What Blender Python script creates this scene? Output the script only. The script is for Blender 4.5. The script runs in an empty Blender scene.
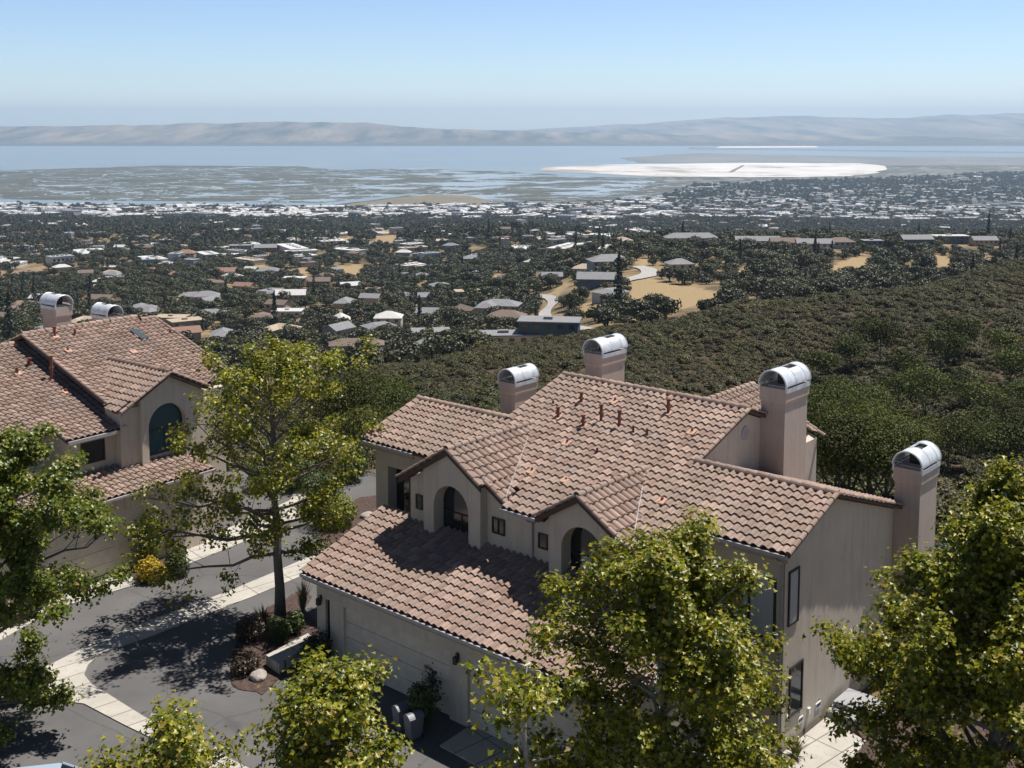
import bpy, bmesh, math, random
import numpy as np
from mathutils import Vector, Matrix

R = math.radians
rng = np.random.default_rng(7)
random.seed(7)
scene = bpy.context.scene
COL = scene.collection

# ------------------------------------------------------------------ camera numbers (world: X right, Y forward, Z up)
FPX, PITCH, PY0, CAMZ = 1139.5, R(6.021), 241.27, 18.73


def slope_of(py):
    k = (PY0 - py) / FPX
    return (math.sin(PITCH) - math.cos(PITCH) * k) / (math.cos(PITCH) + math.sin(PITCH) * k)


def tan_of(px, py):
    k = (PY0 - py) / FPX
    return (px - 512) / FPX / (math.cos(PITCH) + math.sin(PITCH) * k)


def flat(px, py, z=-0.35):
    """the point of a level surface at height z that the photograph shows at a pixel"""
    d = (CAMZ - z) / slope_of(py)
    return np.array([tan_of(px, py) * d, d, z])


# ------------------------------------------------------------------ node helpers
MATS = {}


def new_mat(name):
    m = bpy.data.materials.new(name)
    m.use_nodes = True
    m.node_tree.nodes.clear()
    return m, m.node_tree.nodes, m.node_tree.links


def ramp(n, l, fac, stops, mode='LINEAR'):
    r = n.new('ShaderNodeValToRGB')
    r.color_ramp.interpolation = mode
    e = r.color_ramp.elements
    while len(e) < len(stops):
        e.new(0.5)
    for el, (p, c) in zip(e, stops):
        el.position = p
        el.color = (*c, 1)
    if fac is not None:
        l.new(fac, r.inputs[0])
    return r.outputs[0]


def noise(n, l, scale, detail=4, rough=0.55, coord='Object', vec=None, dist=0.0):
    t = n.new('ShaderNodeTexNoise')
    t.inputs['Scale'].default_value = scale
    t.inputs['Detail'].default_value = detail
    t.inputs['Roughness'].default_value = rough
    t.inputs['Distortion'].default_value = dist
    if vec is None:
        tc = n.new('ShaderNodeTexCoord')
        vec = tc.outputs[coord]
    l.new(vec, t.inputs['Vector'])
    return t.outputs['Fac']


def mix(n, l, fac, a, b, typ='MIX'):
    x = n.new('ShaderNodeMix')
    x.data_type = 'RGBA'
    x.blend_type = typ
    for sock, v in ((x.inputs[0], fac), (x.inputs[6], a), (x.inputs[7], b)):
        if isinstance(v, (int, float)):
            sock.default_value = v
        elif isinstance(v, tuple):
            sock.default_value = (*v, 1) if len(v) == 3 else v
        else:
            l.new(v, sock)
    return x.outputs[2]


def bump(n, l, height, strength=0.3, dist=0.02):
    b = n.new('ShaderNodeBump')
    b.inputs['Strength'].default_value = strength
    b.inputs['Distance'].default_value = dist
    l.new(height, b.inputs['Height'])
    return b.outputs[0]


def finish(n, l, col, rough=0.7, metal=0.0, normal=None, spec=0.5):
    p = n.new('ShaderNodeBsdfPrincipled')
    o = n.new('ShaderNodeOutputMaterial')
    if isinstance(col, tuple):
        p.inputs['Base Color'].default_value = (*col, 1)
    else:
        l.new(col, p.inputs['Base Color'])
    p.inputs['Roughness'].default_value = rough
    p.inputs['Metallic'].default_value = metal
    p.inputs['Specular IOR Level'].default_value = spec
    if normal is not None:
        l.new(normal, p.inputs['Normal'])
    l.new(p.outputs[0], o.inputs[0])
    return p


def simple(name, col, rough=0.6, metal=0.0, var=0.12, scale=3.0, bmp=0.0, bscale=60, spec=0.5):
    m, n, l = new_mat(name)
    f = noise(n, l, scale, 5)
    a = tuple(c * (1 - var) for c in col)
    b = tuple(min(1, c * (1 + var)) for c in col)
    c = ramp(n, l, f, [(0.3, a), (0.7, b)])
    nm = bump(n, l, noise(n, l, bscale, 3), bmp) if bmp else None
    finish(n, l, c, rough, metal, nm, spec)
    MATS[name] = m
    return m


def island_random(n):
    return n.new('ShaderNodeNewGeometry').outputs['Random Per Island']


def tile_mat():
    m, n, l = new_mat('clay_tile')
    r = island_random(n)
    c = ramp(n, l, r, [(0.0, (.235, .160, .128)), (0.2, (.295, .202, .162)), (0.45, (.345, .243, .197)), (0.7, (.305, .222, .186)),
                       (0.88, (.41, .295, .242)), (1.0, (.42, .30, .245))])
    big = noise(n, l, 0.45, 5, 0.6)
    c = mix(n, l, ramp(n, l, big, [(0.46, (0, 0, 0)), (0.66, (.55, .55, .55))]), c, (.25, .205, .17))
    sm = noise(n, l, 9, 5, 0.7)
    c = mix(n, l, ramp(n, l, sm, [(0.5, (0, 0, 0)), (0.75, (.5, .5, .5))]), c, (.17, .125, .10))
    finish(n, l, c, 0.82, 0, bump(n, l, noise(n, l, 70, 3), 0.25), 0.3)
    MATS['tile'] = m


def stucco_mat(name, col, dirt=(.30, .25, .21)):
    m, n, l = new_mat(name)
    f = noise(n, l, 0.8, 6, 0.65)
    c = ramp(n, l, f, [(0.3, tuple(x * .9 for x in col)), (0.7, tuple(min(1, x * 1.06) for x in col))])
    # streaks of dirt that run down the wall
    tc = n.new('ShaderNodeTexCoord')
    mp = n.new('ShaderNodeMapping')
    mp.inputs['Scale'].default_value = (2.6, 2.6, 0.25)
    l.new(tc.outputs['Object'], mp.inputs[0])
    s = noise(n, l, 1.6, 5, 0.7, vec=mp.outputs[0])
    c = mix(n, l, ramp(n, l, s, [(0.5, (0, 0, 0)), (0.78, (.5, .5, .5))]), c, dirt)
    finish(n, l, c, 0.9, 0, bump(n, l, noise(n, l, 28, 6, 0.7), 0.55, 0.02), 0.2)
    MATS[name] = m


def leaf_mat(name, stops, trans=0.4, rough=0.45, obj_var=0.0, spec=0.5, patch=False):
    m, n, l = new_mat(name)
    r = island_random(n)
    c = ramp(n, l, r, stops)
    if obj_var:
        oi = n.new('ShaderNodeObjectInfo')
        h = n.new('ShaderNodeHueSaturation')
        mr = n.new('ShaderNodeMapRange')
        l.new(oi.outputs['Random'], mr.inputs[0])
        mr.inputs[3].default_value = 1 - obj_var
        mr.inputs[4].default_value = 1 + obj_var
        l.new(mr.outputs[0], h.inputs['Value'])
        ml = n.new('ShaderNodeMath')
        ml.operation = 'MULTIPLY'
        ml.inputs[1].default_value = 7.31
        l.new(oi.outputs['Random'], ml.inputs[0])
        fr = n.new('ShaderNodeMath')
        fr.operation = 'FRACT'
        l.new(ml.outputs[0], fr.inputs[0])
        m2 = n.new('ShaderNodeMapRange')
        m2.inputs[3].default_value = 0.472
        m2.inputs[4].default_value = 0.503
        l.new(fr.outputs[0], m2.inputs[0])
        l.new(m2.outputs[0], h.inputs['Hue'])
        l.new(c, h.inputs['Color'])
        c = h.outputs[0]
        if patch:  # drifts of rusty, grey and greener plants over the slope
            q = noise(n, l, .035, 4, .6, vec=oi.outputs['Location'])
            tint = ramp(n, l, q, [(.34, (.66, .90, .55)), (.46, (1, 1, 1)), (.57, (.95, .93, .85)), (.64, (1.0, .76, .70)), (.70, (.85, .87, .9))])
            c = mix(n, l, .75, c, tint, 'MULTIPLY')
    p = n.new('ShaderNodeBsdfPrincipled')
    p.inputs['Roughness'].default_value = rough
    p.inputs['Specular IOR Level'].default_value = spec
    l.new(c, p.inputs['Base Color'])
    t = n.new('ShaderNodeBsdfTranslucent')
    l.new(mix(n, l, 1.0, c, (1.0, 1.05, .45), 'MULTIPLY'), t.inputs[0])
    x = n.new('ShaderNodeMixShader')
    x.inputs[0].default_value = trans
    l.new(p.outputs[0], x.inputs[1])
    l.new(t.outputs[0], x.inputs[2])
    o = n.new('ShaderNodeOutputMaterial')
    l.new(x.outputs[0], o.inputs[0])
    MATS[name] = m


tile_mat()
stucco_mat('stucco', (.60, .522, .43))
stucco_mat('stucco_dark', (.54, .45, .385))
simple('tile_deck', (.10, .065, .05), 0.95)
simple('fascia_brown', (.075, .045, .035), 0.75)
simple('gutter_paint', (.40, .37, .37), 0.4, 0.0)
simple('soffit_paint', (.36, .30, .26), 0.8)
simple('door_paint', (.60, .53, .44), 0.6)
simple('metal_white', (.64, .67, .71), 0.45, 0.2, 0.2, scale=3)
simple('metal_dark', (.035, .035, .04), 0.5)
simple('frame_dark', (.02, .02, .022), 0.4)
simple('vent_clay', (.20, .075, .05), 0.8)
simple('flash_clay', (.50, .31, .22), 0.8)
simple('flash_metal', (.55, .53, .52), 0.4, 0.5)
simple('white_paint', (.78, .77, .74), 0.6)
simple('red_cloth', (.42, .015, .02), 0.7)
simple('bin_plastic', (.13, .13, .16), 0.45)
simple('rubber', (.02, .02, .02), 0.8)
simple('bark', (.16, .135, .115), 0.95, var=.35, scale=14, bmp=.6, bscale=30)
simple('bark_pale', (.36, .33, .29), 0.9, var=.3, scale=14, bmp=.5, bscale=30)
simple('mulch', (.072, .045, .036), 0.95, var=.6, scale=9, bmp=.9, bscale=40)
simple('rock', (.36, .31, .28), 0.9, var=.25, scale=6, bmp=.6, bscale=12)


def glass_mat(name, col, rough=0.08):
    m, n, l = new_mat(name)
    p = finish(n, l, col, rough, 0, None, 0.8)
    MATS[name] = m


glass_mat('glass', (.012, .016, .02))
glass_mat('glass_teal', (.010, .060, .080))
glass_mat('skylight_glass', (.06, .085, .095), .3)
glass_mat('car_glass', (.01, .012, .015))
glass_mat('car_paint', (.33, .42, .52), .25)


def blind_mat():
    m, n, l = new_mat('blind')
    w = n.new('ShaderNodeTexWave')
    w.bands_direction = 'X'
    w.inputs['Scale'].default_value = 5
    tc = n.new('ShaderNodeTexCoord')
    l.new(tc.outputs['Object'], w.inputs[0])
    finish(n, l, ramp(n, l, w.outputs[0], [(0, (.36, .37, .39)), (1, (.50, .51, .53))]), 0.25)
    MATS['blind'] = m


blind_mat()


def asphalt_mat():
    m, n, l = new_mat('asphalt')
    f = noise(n, l, 0.35, 6, 0.65)
    c = ramp(n, l, f, [(0.3, (.135, .130, .130)), (0.7, (.190, .182, .178))])
    g = noise(n, l, 60, 3, 0.8)
    c = mix(n, l, .35, c, ramp(n, l, g, [(0.35, (.08, .08, .085)), (0.7, (.2, .195, .19))]), 'OVERLAY')
    v = n.new('ShaderNodeTexVoronoi')
    v.feature = 'DISTANCE_TO_EDGE'
    v.inputs['Scale'].default_value = 0.22
    tc = n.new('ShaderNodeTexCoord')
    wn = n.new('ShaderNodeTexNoise')
    wn.inputs['Scale'].default_value = 0.9
    l.new(tc.outputs['Object'], wn.inputs[0])
    l.new(mix(n, l, .25, tc.outputs['Object'], wn.outputs[1], 'ADD'), v.inputs['Vector'])
    c = mix(n, l, ramp(n, l, v.outputs[0], [(0.0, (.75, .75, .75)), (0.009, (0, 0, 0))]), c, (.075, .073, .078))
    st = noise(n, l, .8, 5, .65, dist=.8)
    c = mix(n, l, ramp(n, l, st, [(.6, (0, 0, 0)), (.74, (.55, .55, .55))]), c, (.085, .082, .084))
    finish(n, l, c, 0.9, 0, bump(n, l, g, .3, .01), 0.3)
    MATS['asphalt'] = m


asphalt_mat()


def concrete_mat(name='concrete', col=(.47, .44, .39)):
    m, n, l = new_mat(name)
    f = noise(n, l, 0.9, 7, 0.7)
    c = ramp(n, l, f, [(0.3, tuple(x * .82 for x in col)), (0.72, tuple(x * 1.08 for x in col))])
    s = noise(n, l, 3.0, 4, 0.6, dist=1.0)
    c = mix(n, l, ramp(n, l, s, [(0.56, (0, 0, 0)), (0.72, (.5, .5, .5))]), c, (.25, .23, .21))
    br = n.new('ShaderNodeTexBrick')
    br.inputs['Scale'].default_value = .28
    br.inputs['Mortar Size'].default_value = .006
    br.offset = 0
    tcb = n.new('ShaderNodeTexCoord')
    mpb = n.new('ShaderNodeMapping')
    mpb.inputs['Rotation'].default_value = (0, 0, R(-41))
    l.new(tcb.outputs['Object'], mpb.inputs[0])
    l.new(mpb.outputs[0], br.inputs['Vector'])
    c = mix(n, l, br.outputs['Fac'], c, (.16, .15, .14))
    finish(n, l, c, 0.9, 0, bump(n, l, noise(n, l, 50, 3), .2, .01), 0.3)
    MATS[name] = m


concrete_mat()
concrete_mat('concrete_grey', (.33, .33, .34))
concrete_mat('far_road', (.42, .40, .38))

G = lambda a, b, c: (a, b, c)
leaf_mat('maple_leaf', [(0, G(.065, .090, .010)), (.3, G(.150, .175, .012)), (.62, G(.265, .270, .016)), (.86, G(.44, .40, .026)),
                        (.95, G(.38, .30, .05)), (.98, G(.36, .22, .06)), (1, G(.42, .40, .22))], .42, .38)
leaf_mat('maple_leaf_deep', [(0, G(.050, .080, .010)), (.35, G(.105, .145, .014)), (.7, G(.175, .210, .018)), (.9, G(.28, .28, .024)),
                             (.96, G(.33, .27, .06)), (.985, G(.30, .18, .06)), (1, G(.42, .40, .24))], .40, .38)
leaf_mat('shrub_green', [(0, G(.03, .055, .012)), (.6, G(.075, .11, .02)), (1, G(.13, .16, .03))], .25)
leaf_mat('shrub_lime', [(0, G(.10, .13, .012)), (.6, G(.19, .22, .02)), (1, G(.27, .27, .03))], .3)
leaf_mat('shrub_dark', [(0, G(.018, .026, .012)), (.6, G(.035, .05, .018)), (1, G(.06, .075, .03))], .15)
leaf_mat('shrub_yellow', [(0, G(.12, .12, .01)), (.35, G(.42, .30, .012)), (.7, G(.60, .40, .015)), (1, G(.68, .48, .03))], .25)
leaf_mat('shrub_red', [(0, G(.05, .028, .022)), (.6, G(.085, .05, .03)), (1, G(.10, .10, .03))], .2)
leaf_mat('dry_blade', [(0, G(.14, .12, .07)), (.5, G(.24, .20, .13)), (1, G(.34, .29, .20))], .2)
leaf_mat('oak_leaf', [(0, G(.022, .028, .011)), (.5, G(.046, .053, .018)), (.85, G(.074, .078, .026)), (1, G(.11, .105, .04))], .2, .5, .45)
leaf_mat('oak_near', [(0, G(.030, .042, .012)), (.5, G(.070, .090, .022)), (.85, G(.110, .130, .030)), (1, G(.16, .165, .045))], .25, .65, .40, spec=.2)
leaf_mat('oak_far', [(0, G(.024, .030, .014)), (.5, G(.046, .052, .021)), (.9, G(.070, .074, .030)), (1, G(.10, .095, .045))], .15, .6, .5)
leaf_mat('conifer_leaf', [(0, G(.012, .022, .012)), (.6, G(.025, .038, .018)), (1, G(.04, .055, .024))], .1, .6, .25)
leaf_mat('chaparral_leaf', [(0, G(.038, .041, .012)), (.45, G(.076, .075, .019)), (.8, G(.116, .106, .028)), (1, G(.165, .14, .05))], .22, .6, .40, patch=True)


# ------------------------------------------------------------------ mesh building
def tag(o, label=None, cat=None, group=None, kind=None):
    if label:
        o['label'] = label
    if cat:
        o['category'] = cat
    if group:
        o['group'] = group
    if kind:
        o['kind'] = kind
    return o


def empty(name, loc=(0, 0, 0), rz=0.0):
    o = bpy.data.objects.new(name, None)
    COL.objects.link(o)
    o.location = loc
    o.rotation_euler = (0, 0, rz)
    o.empty_display_size = 0.3
    return o


def link_mesh(name, me, parent=None, mats=()):
    for m in mats:
        me.materials.append(MATS[m] if isinstance(m, str) else m)
    o = bpy.data.objects.new(name, me)
    COL.objects.link(o)
    if parent is not None:
        o.parent = parent
    return o


class MB:
    """collects polygons; build() links them as ONE mesh object"""

    def __init__(s):
        s.v, s.f, s.m = [], [], []

    def add(s, verts, faces, mi=0):
        b = len(s.v)
        s.v.extend([tuple(map(float, p)) for p in verts])
        s.f.extend([tuple(int(i) + b for i in f) for f in faces])
        s.m.extend([mi] * len(faces))
        return s

    def box(s, x0, x1, y0, y1, z0, z1, mi=0):
        v = [(x0, y0, z0), (x1, y0, z0), (x1, y1, z0), (x0, y1, z0), (x0, y0, z1), (x1, y0, z1), (x1, y1, z1), (x0, y1, z1)]
        f = [(3, 2, 1, 0), (4, 5, 6, 7), (0, 1, 5, 4), (1, 2, 6, 5), (2, 3, 7, 6), (3, 0, 4, 7)]
        return s.add(v, f, mi)

    def prism(s, poly, axis, a0, a1, mi=0):
        """poly: 2-D outline; axis 'x' -> outline in (y,z), 'y' -> (x,z), 'z' -> (x,y)"""
        n = len(poly)

        def P(p, a):
            return {'x': (a, p[0], p[1]), 'y': (p[0], a, p[1]), 'z': (p[0], p[1], a)}[axis]
        v = [P(p, a0) for p in poly] + [P(p, a1) for p in poly]
        f = [tuple(range(n))[::-1], tuple(range(n, 2 * n))] + [(i, (i + 1) % n, n + (i + 1) % n, n + i) for i in range(n)]
        return s.add(v, f, mi)

    def tube(s, pts, rad, sides=8, mi=0, cap=True):
        pts = [Vector(p) for p in pts]
        n = len(pts)
        vs, fs = [], []
        for i, p in enumerate(pts):
            d = (pts[min(i + 1, n - 1)] - pts[max(i - 1, 0)]).normalized()
            a = d.orthogonal().normalized()
            if i and (a.dot(pa) < 0.2):
                pass
            if i:
                a = (pa - d * pa.dot(d)).normalized()
            pa = a
            b = d.cross(a)
            r = rad[i] if hasattr(rad, '__len__') else rad
            for k in range(sides):
                t = 2 * math.pi * k / sides
                vs.append(p + (a * math.cos(t) + b * math.sin(t)) * r)
        for i in range(n - 1):
            for k in range(sides):
                k2 = (k + 1) % sides
                fs.append((i * sides + k, i * sides + k2, (i + 1) * sides + k2, (i + 1) * sides + k))
        if cap:
            fs.append(tuple(range(sides))[::-1])
            fs.append(tuple(range((n - 1) * sides, n * sides)))
        return s.add(vs, fs, mi)

    def build(s, name, mats, parent=None, smooth=False, fix=True):
        me = bpy.data.meshes.new(name)
        me.from_pydata(s.v, [], s.f)
        me.polygons.foreach_set('material_index', s.m)
        if fix:
            bm = bmesh.new()
            bm.from_mesh(me)
            bmesh.ops.recalc_face_normals(bm, faces=bm.faces)
            bm.to_mesh(me)
            bm.free()
        if smooth:
            me.polygons.foreach_set('use_smooth', [True] * len(me.polygons))
        me.update()
        return link_mesh(name, me, parent, mats if isinstance(mats, (list, tuple)) else [mats])


def np_mesh(name, V, nper, mats, mi=None, parent=None, smooth=False):
    """V: (nfaces*nper,3) loose polygons that do not share vertices"""
    nf = len(V) // nper
    me = bpy.data.meshes.new(name)
    me.vertices.add(len(V))
    me.vertices.foreach_set('co', np.asarray(V, np.float32).ravel())
    me.loops.add(len(V))
    me.loops.foreach_set('vertex_index', np.arange(len(V), dtype=np.int32))
    me.polygons.add(nf)
    me.polygons.foreach_set('loop_start', np.arange(0, len(V), nper, dtype=np.int32))
    if mi is not None:
        me.polygons.foreach_set('material_index', np.asarray(mi, np.int32))
    me.update(calc_edges=True)
    return link_mesh(name, me, parent, mats) if name else me


def idx_mesh(V, F, smooth=False):
    """V (n,3), F (m,4) shared vertices"""
    me = bpy.data.meshes.new('m')
    F = np.asarray(F, np.int32)
    k = F.shape[1]
    me.vertices.add(len(V))
    me.vertices.foreach_set('co', np.asarray(V, np.float32).ravel())
    me.loops.add(F.size)
    me.loops.foreach_set('vertex_index', F.ravel())
    me.polygons.add(len(F))
    me.polygons.foreach_set('loop_start', np.arange(0, F.size, k, dtype=np.int32))
    me.update(calc_edges=True)
    if smooth:
        me.polygons.foreach_set('use_smooth', np.ones(len(F), bool))
    return me


# ------------------------------------------------------------------ clay roof tiles
def tile_field(mb, O, U, V, ulen, vlen, rows, width=0.3, clips=(), deck=True, row_off=None, deck_t=0.11):
    """S-shaped clay tiles in overlapping courses on a sloping deck. O lower corner, U along the eave, V up the slope.
    row_off(j) -> (u0,u1): where that course begins and ends"""
    O, U, V = Vector(O), Vector(U).normalized(), Vector(V).normalized()
    N = U.cross(V)
    e = vlen / rows
    ts = [0, .07, .2, .36, .52, .65, .72, .86, 1]
    K = len(ts)
    prof = [0.076 * math.sin(math.pi * t / 0.72) ** .75 if 0 < t < .72 else -0.012 * math.sin(math.pi * max(0, t - .72) / .28) for t in ts]
    vs, fs, ms = [], [], []
    if deck:
        spans = {}
        for j in range(rows):
            spans.setdefault(row_off(j) if row_off else (0, ulen), []).append(j)
        for (u0, u1), js in spans.items():
            a, b = js[0] * e, (js[-1] + 1) * e
            P = [O + U * u + V * v + N * n for n in (-deck_t, -0.004) for u, v in ((u0, a), (u1, a), (u1, b), (u0, b))]
            q = len(vs)
            vs += P
            for f in [(3, 2, 1, 0), (4, 5, 6, 7), (0, 1, 5, 4), (1, 2, 6, 5), (2, 3, 7, 6), (3, 0, 4, 7)]:
                fs.append(tuple(i + q for i in f))
                ms.append(1)
    for j in range(rows):
        u0, u1 = row_off(j) if row_off else (0, ulen)
        nc = max(1, round((u1 - u0) / width))
        w = (u1 - u0) / nc
        for i in range(nc):
            q = len(vs)
            jx, jn, jr = random.uniform(-.006, .006), random.uniform(-.007, .009), random.uniform(-.012, .012)
            v0, v1 = j * e - .022 + jr, (j + 1) * e + .03
            for (v, n0) in ((v0, .066 + jn - .028), (v0, .066 + jn), (v1, .006)):
                for t, h in zip(ts, prof):
                    vs.append(O + U * (u0 + (i + t) * w + jx) + V * v + N * (n0 + h))
            for r in (0, 1):
                for k in range(K - 1):
                    fs.append((q + r * K + k, q + r * K + k + 1, q + (r + 1) * K + k + 1, q + (r + 1) * K + k))
                    ms.append(0)
    if clips:
        bm = bmesh.new()
        bv = [bm.verts.new(p) for p in vs]
        for f, m in zip(fs, ms):
            bf = bm.faces.new([bv[i] for i in f])
            bf.material_index = m
        for co, no in clips:  # keeps the side the normal points to
            bmesh.ops.bisect_plane(bm, geom=bm.verts[:] + bm.edges[:] + bm.faces[:], plane_co=co, plane_no=no, clear_inner=True)
        bm.verts.ensure_lookup_table()
        bm.verts.index_update()
        vs = [v.co.copy() for v in bm.verts]
        fs = [tuple(v.index for v in f.verts) for f in bm.faces]
        ms = [f.material_index for f in bm.faces]
        bm.free()
    b = len(mb.v)
    mb.v.extend([tuple(p) for p in vs])
    mb.f.extend([tuple(i + b for i in f) for f in fs])
    mb.m.extend(ms)


def cap_run(mb, p0, p1, r=0.105, up=(0, 0, 1), seg=0.38, mi=0, off=0.05):
    """a run of overlapping half-round cap tiles along a ridge or a rake"""
    p0, p1, up = Vector(p0), Vector(p1), Vector(up).normalized()
    d = p1 - p0
    L = d.length
    d.normalize()
    side = d.cross(up).normalized()
    up = side.cross(d).normalized()
    n = max(1, round(L / seg))
    s = L / n
    K = 8
    for i in range(n):
        vs, fs = [], []
        j = random.uniform(-.008, .008)
        for (t, rr, lift) in ((-.03, r * 1.08, .02), (-.03, r * .8, .02), (1.04, r * .9, 0.0)):
            for k in range(K):
                a = math.pi * (-0.06 + 1.12 * k / (K - 1))
                vs.append(p0 + d * (s * (i + t)) + side * (math.cos(a) * rr + j) + up * (math.sin(a) * rr * .95 + off + lift - .04))
        for k in range(K - 1):
            fs.append((k, k + 1, 2 * K + k + 1, 2 * K + k))
            fs.append((K + k, K + k + 1, k + 1, k))
        mb.add(vs, fs, mi)


def arch_wall(mb, x0, x1, z0, top, xa, xb, zs, y0, y1, mi=0, n=20):
    """wall slab from y0 (front) to y1 with a round-headed opening xa..xb that springs at zs; top(x) gives its upper edge"""
    cx, r = (xa + xb) / 2, (xb - xa) / 2
    mb.prism([(x0, z0), (xa, z0), (xa, top(xa)), (x0, top(x0))], 'y', y0, y1, mi)
    mb.prism([(xb, z0), (x1, z0), (x1, top(x1)), (xb, top(xb))], 'y', y0, y1, mi)
    pts = [(cx - r * math.cos(math.pi * i / n), zs + r * math.sin(math.pi * i / n)) for i in range(n + 1)]
    xs = [p[0] for p in pts]
    v, f = [], []
    for (x, z) in pts:
        v += [(x, y0, z), (x, y0, top(x)), (x, y1, z), (x, y1, top(x))]
    for i in range(n):
        a, b = 4 * i, 4 * i + 4
        f += [(a, b, b + 1, a + 1), (a, a + 2, b + 2, b), (a + 1, b + 1, b + 3, a + 3), (a + 2, a + 3, b + 3, b + 2)]
    mb.add(v, f, mi)
    # jambs below the spring line down to the sill are the slab ends of the two piers


def window(parent, x0, x1, z0, z1, y, mull=1, glass='glass', arch=False, axis='y', sgn=-1, fw=0.05):
    """a framed window: frame is the part, its pane a sub-part. Stands proud of the wall at y towards sgn"""
    fr, gl = MB(), MB()
    d = 0.05 * sgn

    def B(mb, a0, a1, c0, c1, p0, p1):
        p0, p1 = sorted((p0, p1))
        if axis == 'y':
            mb.box(a0, a1, p0, p1, c0, c1)
        else:
            mb.box(p0, p1, a0, a1, c0, c1)
    if not arch:
        B(fr, x0, x1, z0, z0 + fw, y, y + d)
        B(fr, x0, x1, z1 - fw, z1, y, y + d)
        B(fr, x0, x0 + fw, z0 + fw, z1 - fw, y, y + d)
        B(fr, x1 - fw, x1, z0 + fw, z1 - fw, y, y + d)
        for k in range(mull):
            xm = x0 + (x1 - x0) * (k + 1) / (mull + 1)
            B(fr, xm - fw / 2, xm + fw / 2, z0 + fw, z1 - fw, y, y + d)
        B(gl, x0 + fw * .5, x1 - fw * .5, z0 + fw * .5, z1 - fw * .5, y, y + d * .45)
    else:
        cx, r = (x0 + x1) / 2, (x1 - x0) / 2
        zs = z1 - r
        n = 20
        out = [(cx - r * math.cos(math.pi * i / n), zs + r * math.sin(math.pi * i / n)) for i in range(n + 1)]
        inn = [(cx - (r - fw) * math.cos(math.pi * i / n), zs + (r - fw) * math.sin(math.pi * i / n)) for i in range(n + 1)]
        for i in range(n):
            fr.prism([out[i], out[i + 1], inn[i + 1], inn[i]], 'y', y, y + d)
        B(fr, x0, x0 + fw, z0, zs, y, y + d)
        B(fr, x1 - fw, x1, z0, zs, y, y + d)
        B(fr, x0 + fw, x1 - fw, z0, z0 + fw, y, y + d)
        B(fr, x0 + fw, x1 - fw, zs - .22, zs - .22 + fw, y, y + d)
        B(fr, cx - fw / 2, cx + fw / 2, z0 + fw, zs - .22, y, y + d)
        gl.prism([(x0 + fw * .5, z0 + fw * .5)] + [(x0 + fw * .5, zs)] + inn[1:-1] + [(x1 - fw * .5, zs), (x1 - fw * .5, z0 + fw * .5)], 'y', y, y + d * .45)
    f = fr.build('window', 'frame_dark', parent)
    gl.build('pane', glass, f)
    return f


def chimney(parent, x0, x1, y0, y1, zb, zt, tag_dark=False):
    """stucco stack with a flared shoulder and a barrel-vaulted sheet-metal cap open at both ends"""
    mb = MB()
    mb.box(x0, x1, y0, y1, zb, zt - .55)
    g = .05
    # shoulder: flares out a little below the top
    a = [(x0, y0), (x1, y0), (x1, y1), (x0, y1)]
    b = [(x0 - g, y0 - g), (x1 + g, y0 - g), (x1 + g, y1 + g), (x0 - g, y1 + g)]
    v = [(*p, zt - .55) for p in a] + [(*p, zt - .47) for p in b] + [(*p, zt) for p in b]
    f = [(k, (k + 1) % 4, 4 + (k + 1) % 4, 4 + k) for k in range(4)] + [(4 + k, 4 + (k + 1) % 4, 8 + (k + 1) % 4, 8 + k) for k in range(4)] + [(8, 9, 10, 11)]
    mb.add(v, f)
    c = mb.build('chimney', 'stucco_dark', parent)
    cap = MB()
    X0, X1, Y0, Y1 = x0 - g, x1 + g, y0 - g, y1 + g
    cx, r = (X0 + X1) / 2, (X1 - X0) / 2
    zv = zt + .10
    n = 24
    # side strips with a dark slot under the vault
    for sx in (X0, X1):
        s = 1 if sx == X1 else -1
        cap.box(min(sx, sx + .03 * s), max(sx, sx + .03 * s), Y0, Y1, zt - .14, zt + .02)
    for (ya, yb) in ((Y0 - .02, Y0 + .05), (Y1 - .05, Y1 + .02)):
        for sx in (X0, X1):
            cap.box(sx - .03, sx + .03, ya, yb, zt - .1, zv + .02)
    ys = [Y0 - .04, Y0 + (Y1 - Y0) * .42, Y0 + (Y1 - Y0) * .78, Y1 + .04]
    for i in range(n):
        t0, t1 = math.pi * i / n, math.pi * (i + 1) / n
        for k in range(3):
            if k == 1 and 9 <= i <= 13:
                continue  # the square smoke opening near the crown
            q = []
            for rr in (r, r + .03):
                for (t, y) in ((t0, ys[k]), (t1, ys[k]), (t1, ys[k + 1]), (t0, ys[k + 1])):
                    q.append((cx + rr * math.cos(t), y, zv + rr * math.sin(t)))
            cap.add(q, [(3, 2, 1, 0), (4, 5, 6, 7), (0, 1, 5, 4), (1, 2, 6, 5), (2, 3, 7, 6), (3, 0, 4, 7)])
    # rolled front rim
    for y in (ys[0], ys[3]):
        cap.tube([(cx + (r + .02) * math.cos(math.pi * i / n), y, zv + (r + .02) * math.sin(math.pi * i / n)) for i in range(n + 1)], .03, 6)
    for y in (ys[1] - .05, ys[2] + .05):  # standing seams
        cap.tube([(cx + (r + .03) * math.cos(math.pi * i / n), y, zv + (r + .03) * math.sin(math.pi * i / n)) for i in range(n + 1)], .012, 5)
    cp = cap.build('chimney_cap', 'metal_white', c, smooth=False)
    inn = MB()
    inn.box(cx - .2, cx + .26, Y0 + (Y1 - Y0) * .40, Y0 + (Y1 - Y0) * .8, zt + .003, zv + r * .84)
    inn.build('flue', 'metal_dark', c)
    led = MB()
    led.box(x0 + .1, x1 - .1, y0 + .12, y0 + .5, zt + .003, zt + .07)
    led.build('flue_ledge', 'concrete', c)
    return c


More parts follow.
